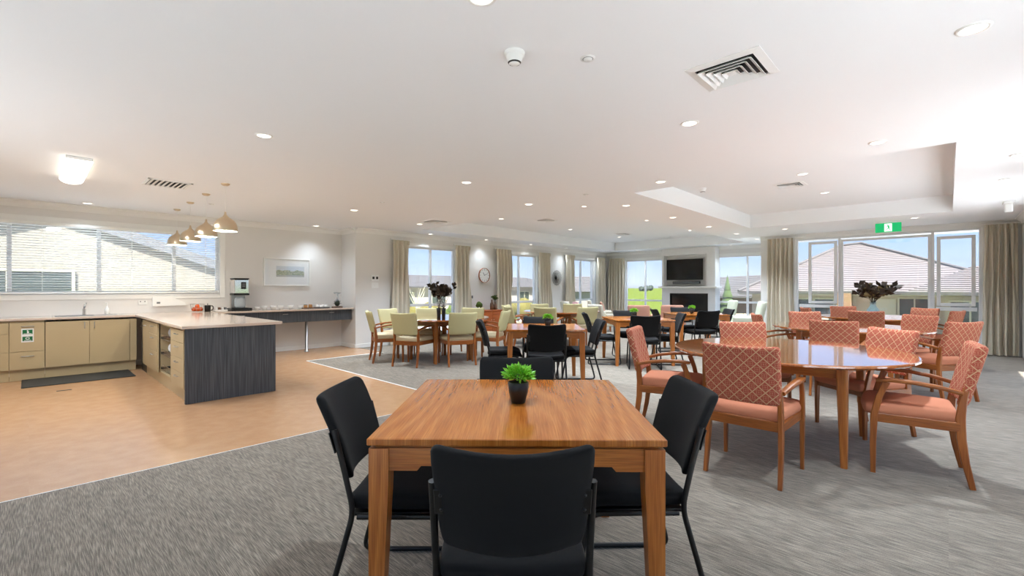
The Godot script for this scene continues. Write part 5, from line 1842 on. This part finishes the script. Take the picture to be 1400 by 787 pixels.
func potted_plant(at: Vector3, turn: float, label: String) -> void:
	var o := thing("potted_plant", label, "plant", at, turn)
	var st := S()
	lathe(st, [Vector2(0.0, 0.0), Vector2(0.030, 0.0), Vector2(0.033, 0.004), Vector2(0.044, 0.05), Vector2(0.048, 0.095), Vector2(0.045, 0.096), Vector2(0.043, 0.085), Vector2(0.0, 0.083)], 28)
	part("pot", st, M.pot_dark, o)
	st = S()
	var r := RandomNumberGenerator.new()
	r.seed = 99
	for i in 420:
		var a := r.randf() * TAU
		var sy := r.randf_range(-0.35, 1.0)
		var q := sqrt(1.0 - sy * sy)
		var d := Vector3(cos(a) * q, sy * 0.95, sin(a) * q).normalized()
		var base := Vector3(0, 0.125, 0) + Vector3(d.x * 1.15, d.y * 0.72, d.z * 1.15) * r.randf_range(0.018, 0.050)
		var dir := (d + Vector3(r.randf_range(-0.35, 0.35), r.randf_range(-0.1, 0.5), r.randf_range(-0.35, 0.35))).normalized()
		var side := dir.cross(Vector3(r.randf_range(-1, 1), r.randf_range(-1, 1), r.randf_range(-1, 1))).normalized()
		var L := r.randf_range(0.022, 0.036)
		var w := side * L * 0.22
		var up := dir.cross(side) * L * 0.07
		var tone := r.randf()
		st.set_color(Color(0.62, 0.95, 0.75).lerp(Color(1.35, 1.25, 1.1), tone))
		var mid := base + dir * L * 0.5
		tri(st, base, mid + w + up, base + dir * L)
		tri(st, base, base + dir * L, mid - w + up)
	part("foliage", st, M.leaf_green, o)

# dried stems with leaves
func bouquet(st: SurfaceTool, leaf: SurfaceTool, seed_: int, n: int, spread: float, height: float, y0: float, size: float, down := 0.0, count := 16, start := 0.42) -> void:
	var r := RandomNumberGenerator.new()
	r.seed = seed_
	for i in n:
		var a := TAU * i / n + r.randf_range(-0.3, 0.3)
		var rad := spread * r.randf_range(0.35, 1.0)
		var tip := Vector3(cos(a) * rad, y0 + height * r.randf_range(0.6, 1.0) - down * rad, sin(a) * rad)
		var m := Vector3(cos(a) * rad * 0.35, y0 + height * 0.55, sin(a) * rad * 0.35)
		var p0 := Vector3(0, y0, 0)
		var pts := []
		for k in 7:
			var t := k / 6.0
			pts.append(p0.lerp(m, t).lerp(m.lerp(tip, t), t))
		tube(st, pts, 0.004, 5, false, 0.0015)
		for k in count:
			var t := start + (1.0 - start) * k / (count - 1.0)
			var c := p0.lerp(m, t).lerp(m.lerp(tip, t), t)
			var d := (Vector3(r.randf_range(-1, 1), r.randf_range(-0.3, 1), r.randf_range(-1, 1))).normalized()
			var sd := d.cross(Vector3(r.randf_range(-1, 1), 0.3, r.randf_range(-1, 1))).normalized()
			var L := size * r.randf_range(0.7, 1.2)
			tri(leaf, c, c + d * L * 0.5 + sd * L * 0.33, c + d * L)
			tri(leaf, c, c + d * L, c + d * L * 0.5 - sd * L * 0.33)

func lounge_chair(called: String, label: String, m: Material, at: Vector3, turn: float, high := 0.90, group := "") -> Node3D:
	var o := thing(called, label, "armchair", at, turn, group)
	var st := S()
	cushion(st, Vector3(0.54, 0.15, 0.56), 0.05, func(p: Vector3) -> Vector3: return p + Vector3(0, 0.40, -0.03), 4)
	part("seat", st, m, o)
	st = S()
	cushion(st, Vector3(0.56, high - 0.30, 0.12), 0.05, func(p: Vector3) -> Vector3: return p + Vector3(0, 0.30 + (high - 0.30) / 2, 0.27 + 0.20 * (p.y + (high - 0.3) / 2)), 5)
	part("backrest", st, m, o)
	for s in [-1.0, 1.0]:
		st = S()
		cushion(st, Vector3(0.08, 0.33, 0.54), 0.035, func(p: Vector3) -> Vector3: return p + Vector3(0.31 * s, 0.45, -0.01), 4)
		part("armrest", st, m, o)
		for z in [-0.24, 0.24]:
			st = S()
			bar(st, [Vector3(0.27 * s, 0.0, z), Vector3(0.26 * s, 0.34, z * 0.95)], [0.03, 0.04], [0.03, 0.04])
			part("leg", st, M.chair_wood, o)
	return o

func scatter_cushion(label: String, m: Material, at: Vector3, turn: float) -> void:
	var o := thing("scatter_cushion", label, "cushion", at, turn)
	var st := S()
	cushion(st, Vector3(0.40, 0.38, 0.13), 0.06, func(p: Vector3) -> Vector3:
		var e := maxf(absf(p.x) / 0.2, absf(p.y) / 0.19)
		return Vector3(p.x, p.y, p.z * (1.0 - 0.6 * e * e)), 5)
	var c := part("cover", st, m, o)
	c.rotation_degrees.x = 14

func build_furniture() -> void:
	# ---------- square oak tables
	var t1 := square_table("square_table", "square oak table beside the vinyl floor with a potted plant", 1.055)
	t1.position = plan(0.023, 2.135)
	t1.rotation.y = heading(0.9)
	t1.set_meta("group", "square oak tables")
	var t2 := square_table("square_table", "square oak table, second of its row from the vinyl floor", 1.0)
	t2.position = plan(0.44, 6.34)
	t2.rotation.y = heading(0.5)
	t2.set_meta("group", "square oak tables")
	var t3 := copy(t2, plan(2.2, 8.12), heading(-2), "square oak table, third of its row from the vinyl floor")
	var t4 := copy(t2, plan(3.82, 9.6), heading(-1), "square oak table standing by the fireplace")
	potted_plant(plan(0.029, 2.127, 0.7705), 0.3, "small bushy green plant in dark pot on the table by the vinyl floor")
	potted_plant(plan(0.49, 6.30, 0.7705), 1.3, "small green pot plant on the second square table from the vinyl floor")
	potted_plant(plan(2.16, 8.12, 0.7705), 2.3, "small green pot plant on the third square table from the vinyl floor")
	potted_plant(plan(3.74, 9.55, 0.7705), 3.3, "small green pot plant on the square table by the fireplace")
	# ---------- black chairs: [right, ahead, phi, label]
	var bc := sled_chair()
	var first := true
	var tn := ["square table beside the vinyl floor", "second square table from the vinyl", "third square table from the vinyl", "square table by the fireplace"]
	var sides := ["away from the fireplace", "towards the fireplace", "on the window wall side", "on the glass door side"]
	var spots := [
		[[0.002, 1.585, 0.0], [0.03, 2.545, 180.0], [-0.435, 2.03, 90.0], [0.49, 2.06, -91.0]],
		[[0.42, 5.80, 0.0], [0.40, 6.68, 180.0], [-0.11, 6.22, 88.0], [0.89, 6.27, -92.0]],
		[[2.16, 7.55, 10.0], [2.20, 8.62, 178.0], [1.60, 8.02, 94.0], [2.62, 7.98, -84.0]],
		[[3.74, 9.13, -8.0], [3.80, 10.06, 180.0], [3.28, 9.58, 92.0], [4.22, 9.6, -88.0]]]
	for i in 4:
		for k in 4:
			var s: Array = spots[i][k]
			var lab: String = "black sled-base chair %s at the %s" % [sides[k], tn[i]]
			if first:
				bc.position = plan(s[0], s[1])
				bc.rotation.y = heading(s[2])
				tag(bc, lab, "", "black sled-base chairs")
				first = false
			else:
				copy(bc, plan(s[0], s[1]), heading(s[2]), lab)
	# ---------- round tables
	var r1 := round_table("round_table", "glossy round table with lattice armchairs beside the black chairs", 0.90, 0.68)
	r1.position = P(4.55, 1.04)
	r1.set_meta("group", "large round tables")
	var rt := [[P(7.74, 1.0), 0.0, "glossy round table with lattice armchairs, middle of three before the glass doors"], [P(10.82, 1.0), 0.0, "glossy round table with dried flowers by the glass doors"],
		[plan(1.15, 10.7), heading(30), "glossy round table with sage chairs near the wire wall flower"]]
	var r2 := round_table("round_table", "glossy round table with black vases and sage chairs beside the clock window", 0.88, 0.52)
	r2.position = plan(-1.30, 8.36)
	r2.rotation.y = heading(45)
	r2.set_meta("group", "large round tables")
	for k in 3: copy(r1 if k < 2 else r2, rt[k][0], rt[k][1], rt[k][2])
	# ---------- lattice armchairs
	var pk := arm_chair("lattice_armchair", M.trellis_fabric, M.salmon_fabric, 0.915)
	var where := ["round table beside the black chairs", "middle of the three round tables", "round table by the glass doors"]
	var how := ["", "backing on the black chairs", "backing on the fireplace", "backing on the glass doors", "angled from the terrace wall"]
	how[0] = "facing the glass doors"
	var sp := [
		[[1.745, 3.32, 43.0], [1.47, 4.28, 117.0], [2.54, 4.84, 188.0], [3.21, 4.22, 263.0], [2.89, 3.32, -52.0]],
		[[3.97, 5.60, 43.0], [3.90, 6.66, 106.0], [4.69, 7.1, 186.0], [5.39, 6.38, 262.0], [5.04, 5.49, -10.0]],
		[[6.07, 7.83, 43.0], [6.02, 8.85, 106.0], [6.87, 9.3, 190.0], [7.5, 8.62, 258.0], [7.26, 7.92, -28.0]]]
	first = true
	for i in 3:
		for k in 5:
			var s: Array = sp[i][k]
			var lab: String = "red lattice armchair %s, at the %s" % [how[k], where[i]]
			if first:
				pk.position = plan(s[0], s[1])
				pk.rotation.y = heading(s[2])
				tag(pk, lab, "", "lattice armchairs")
				first = false
			else:
				copy(pk, plan(s[0], s[1]), heading(s[2]), lab)
	# ---------- sage armchairs
	var sg := arm_chair("sage_armchair", M.sage_fabric, M.sand_fabric, 0.89)
	var ss := [[-2.225, 8.22, 66.0, "nearest the dark bench at the black vase table"], [-2.16, 8.82, 120.0, "beside the first curtain at the black vase table"],
		[-1.66, 7.79, 21.0, "with its back to the vinyl floor at the black vase table"], [-0.94, 7.89, -25.0, "backing on the second square table, at the black vase table"],
		[-0.42, 8.35, 285.0, "on the fireplace side of the black vase table"], [-1.64, 9.02, 170.0, "backing on the clock window at the black vase table"],
		[-0.88, 9.08, 195.0, "backing on the sideboard at the black vase table"],
		[0.80, 9.89, 20.0, "backing on the second square table, at the wire flower table"], [1.51, 10.09, -20.0, "backing on the third square table, at the wire flower table"],
		[0.78, 11.45, 165.0, "backing on the middle window at the wire flower table"], [1.50, 11.42, 188.0, "backing on the wire flower, at the table before it"],
		[0.22, 10.12, 70.0, "on the vinyl floor side of the wire flower table"], [0.16, 10.86, 110.0, "beside the sideboard at the wire flower table"]]
	first = true
	for s in ss:
		var lab: String = "sage fabric wooden armchair %s" % s[3]
		if first:
			sg.position = plan(s[0], s[1])
			sg.rotation.y = heading(s[2])
			tag(sg, lab, "", "sage armchairs")
			first = false
		else:
			copy(sg, plan(s[0], s[1]), heading(s[2]), lab)
	# ---------- vases
	for e in [[-1.275, 8.0], [-1.195, 8.02]]:
		var v := thing("black_vase", "slim black glass vase with white flowers on the round table", "vase", plan(e[0], e[1], 0.7705), 0.0, "black vases")
		var st := S()
		lathe(st, [Vector2(0.0, 0.0), Vector2(0.032, 0.0), Vector2(0.030, 0.03), Vector2(0.036, 0.12), Vector2(0.040, 0.18), Vector2(0.037, 0.18), Vector2(0.033, 0.12), Vector2(0.0, 0.02)], 20)
		part("body", st, M.black_plastic, v)
		var tw := S()
		var lf := S()
		bouquet(tw, lf, 5 if e[0] < -1.25 else 6, 9, 0.22, 0.46, 0.14, 0.11, 0.0, 9, 0.62)
		part("stems", tw, M.twig, v)
		part("dark_leaves", lf, M.dried_leaf, v)
		var fl := S()
		var rr := RandomNumberGenerator.new()
		rr.seed = 17
		for k in 26:
			var c := Vector3(rr.randf_range(-0.07, 0.07), rr.randf_range(0.19, 0.32), rr.randf_range(-0.07, 0.07))
			for q in 5:
				var a := TAU * q / 5
				var d := Vector3(cos(a), 0.3, sin(a)) * 0.024
				var sd := Vector3(-sin(a), 0.0, cos(a)) * 0.011
				tri(fl, c, c + d * 0.7 + sd, c + d)
				tri(fl, c, c + d, c + d * 0.7 - sd)
		part("white_blossom", fl, M.china, v)
	var gv := thing("glass_vase", "pale blue glass vase of dried brown foliage on the round table", "vase", P(10.82, 1.02, 0.7705))
	var st := S()
	lathe(st, [Vector2(0.0, 0.0), Vector2(0.07, 0.0), Vector2(0.10, 0.05), Vector2(0.095, 0.13), Vector2(0.05, 0.19), Vector2(0.045, 0.25), Vector2(0.055, 0.27), Vector2(0.052, 0.27), Vector2(0.042, 0.25), Vector2(0.046, 0.19), Vector2(0.09, 0.13), Vector2(0.095, 0.05), Vector2(0.0, 0.008)], 24)
	part("body", st, M.vase_glass, gv)
	st = S()
	lathe(st, [Vector2(0.0, 0.01), Vector2(0.088, 0.05), Vector2(0.084, 0.11), Vector2(0.0, 0.115)], 20)
	part("pebbles", st, mat("blue_pebble", Color(0.30, 0.62, 0.74), 0.3), gv)
	var tw2 := S()
	var lf2 := S()
	var lf3 := S()
	bouquet(tw2, lf2, 21, 13, 0.42, 0.40, 0.22, 0.13, 0.10)
	bouquet(tw2, lf3, 22, 6, 0.24, 0.34, 0.22, 0.13)
	part("stems", tw2, M.twig, gv)
	part("dark_leaves", lf2, M.dried_leaf, gv)
	part("pale_leaves", lf3, M.dried_leaf_pale, gv)
	# ---------- sideboard with pots
	var sb := thing("sideboard", "reddish wooden sideboard under the wall clock", "sideboard", P(8.56, 9.07))
	part("body", box_st(Vector3(0, 0.40, 0), Vector3(0.80, 0.56, 0.40), 0.004), M.sideboard_wood, sb)
	part("top", box_st(Vector3(0, 0.695, 0), Vector3(0.84, 0.03, 0.43), 0.004), M.sideboard_wood, sb)
	for x in [-0.2, 0.2]:
		var d := part("door", box_st(Vector3(x, 0.40, 0.205), Vector3(0.392, 0.52, 0.016), 0.003), M.sideboard_wood, sb)
		var kn := S()
		lathe(kn, [Vector2(0.0, 0.02), Vector2(0.012, 0.016), Vector2(0.006, 0.0)], 10)
		var kp := part("knob", kn, M.brass, d, Vector3(x - 0.16 * signf(x), 0.45, 0.213))
		kp.rotation_degrees.x = 90
	for x in [-0.36, 0.36]:
		for z in [-0.16, 0.16]:
			part("leg", box_st(Vector3(x, 0.06, z), Vector3(0.045, 0.12, 0.045), 0.004), M.chair_wood, sb)
	for e in [[8.73, 0.045, 0.27, "tall brown stoneware bottle on the sideboard"], [8.85, 0.05, 0.20, "short brown stoneware jar on the sideboard beside the bottle"]]:
		var v := thing("stoneware_bottle" if e[2] > 0.22 else "stoneware_jar", e[3], "vase", P(e[0], 9.06, 0.7105))
		st = S()
		lathe(st, [Vector2(0.0, 0.0), Vector2(e[1], 0.0), Vector2(e[1] * 1.15, e[2] * 0.3), Vector2(e[1] * 1.05, e[2] * 0.6), Vector2(e[1] * 0.45, e[2] * 0.75), Vector2(e[1] * 0.42, e[2] * 0.95), Vector2(e[1] * 0.55, e[2]), Vector2(0.0, e[2] * 0.98)], 20)
		part("body", st, M.clay_brown, v)
		if e[2] < 0.22:
			var sw := S()
			var sl := S()
			bouquet(sw, sl, 31, 6, 0.08, 0.20, 0.19, 0.06)
			part("stems", sw, M.twig, v)
			part("leaves", sl, M.shrub_green, v)
	var hp := thing("small_houseplant", "small green houseplant at the window end of the sideboard", "plant", P(8.26, 9.06, 0.7105))
	st = S()
	lathe(st, [Vector2(0.0, 0.0), Vector2(0.04, 0.0), Vector2(0.05, 0.08), Vector2(0.046, 0.08), Vector2(0.0, 0.07)], 18)
	part("pot", st, M.china, hp)
	st = S()
	blob(st, Vector3(0, 0.14, 0), Vector3(0.09, 0.08, 0.09), 0.5, 3, 7, 10)
	part("foliage", st, M.shrub_green, hp)
	# ---------- lounge corner
	lounge_chair("cream_armchair", "cream armchair with a pink cushion, by the last window wall curtains", M.cream_fabric, plan(1.95, 13.9), heading(75))
	lounge_chair("cream_armchair", "cream armchair with a rose cushion between its twin and the fireplace corner", M.cream_fabric, plan(2.75, 14.0), heading(100), 0.93)
	lounge_chair("cream_armchair", "cream armchair without cushion behind the third square table", M.cream_fabric, plan(2.55, 12.5), heading(60), 0.86)
	scatter_cushion("pale pink scatter cushion on a cream armchair", mat("pink_cushion", Color(0.86, 0.66, 0.66), 0.9), plan(1.95, 13.9, 0.70) + Vector3(0, 0, 0), heading(75))
	scatter_cushion("deeper rose scatter cushion on a cream armchair", M.rose_fabric, plan(2.75, 14.0, 0.70), heading(100))
	lounge_chair("rose_armchair", "dusky rose armchair facing the fireplace, on the window side", M.rose_fabric, plan(3.38, 12.15), heading(20), 0.86)
	lounge_chair("rose_armchair", "dusky rose armchair facing the fireplace, on the television side", M.rose_fabric, plan(4.22, 12.2), heading(14), 0.86)
	lounge_chair("mint_armchair", "pale mint high-back armchair between the fireplace and its neighbour", M.mint_fabric, plan(5.40, 12.1), heading(-80), 0.98)
	lounge_chair("mint_armchair", "whitish mint high-back armchair beside the glass door curtain", M.mint_fabric, plan(5.60, 11.1), heading(-72), 0.98)
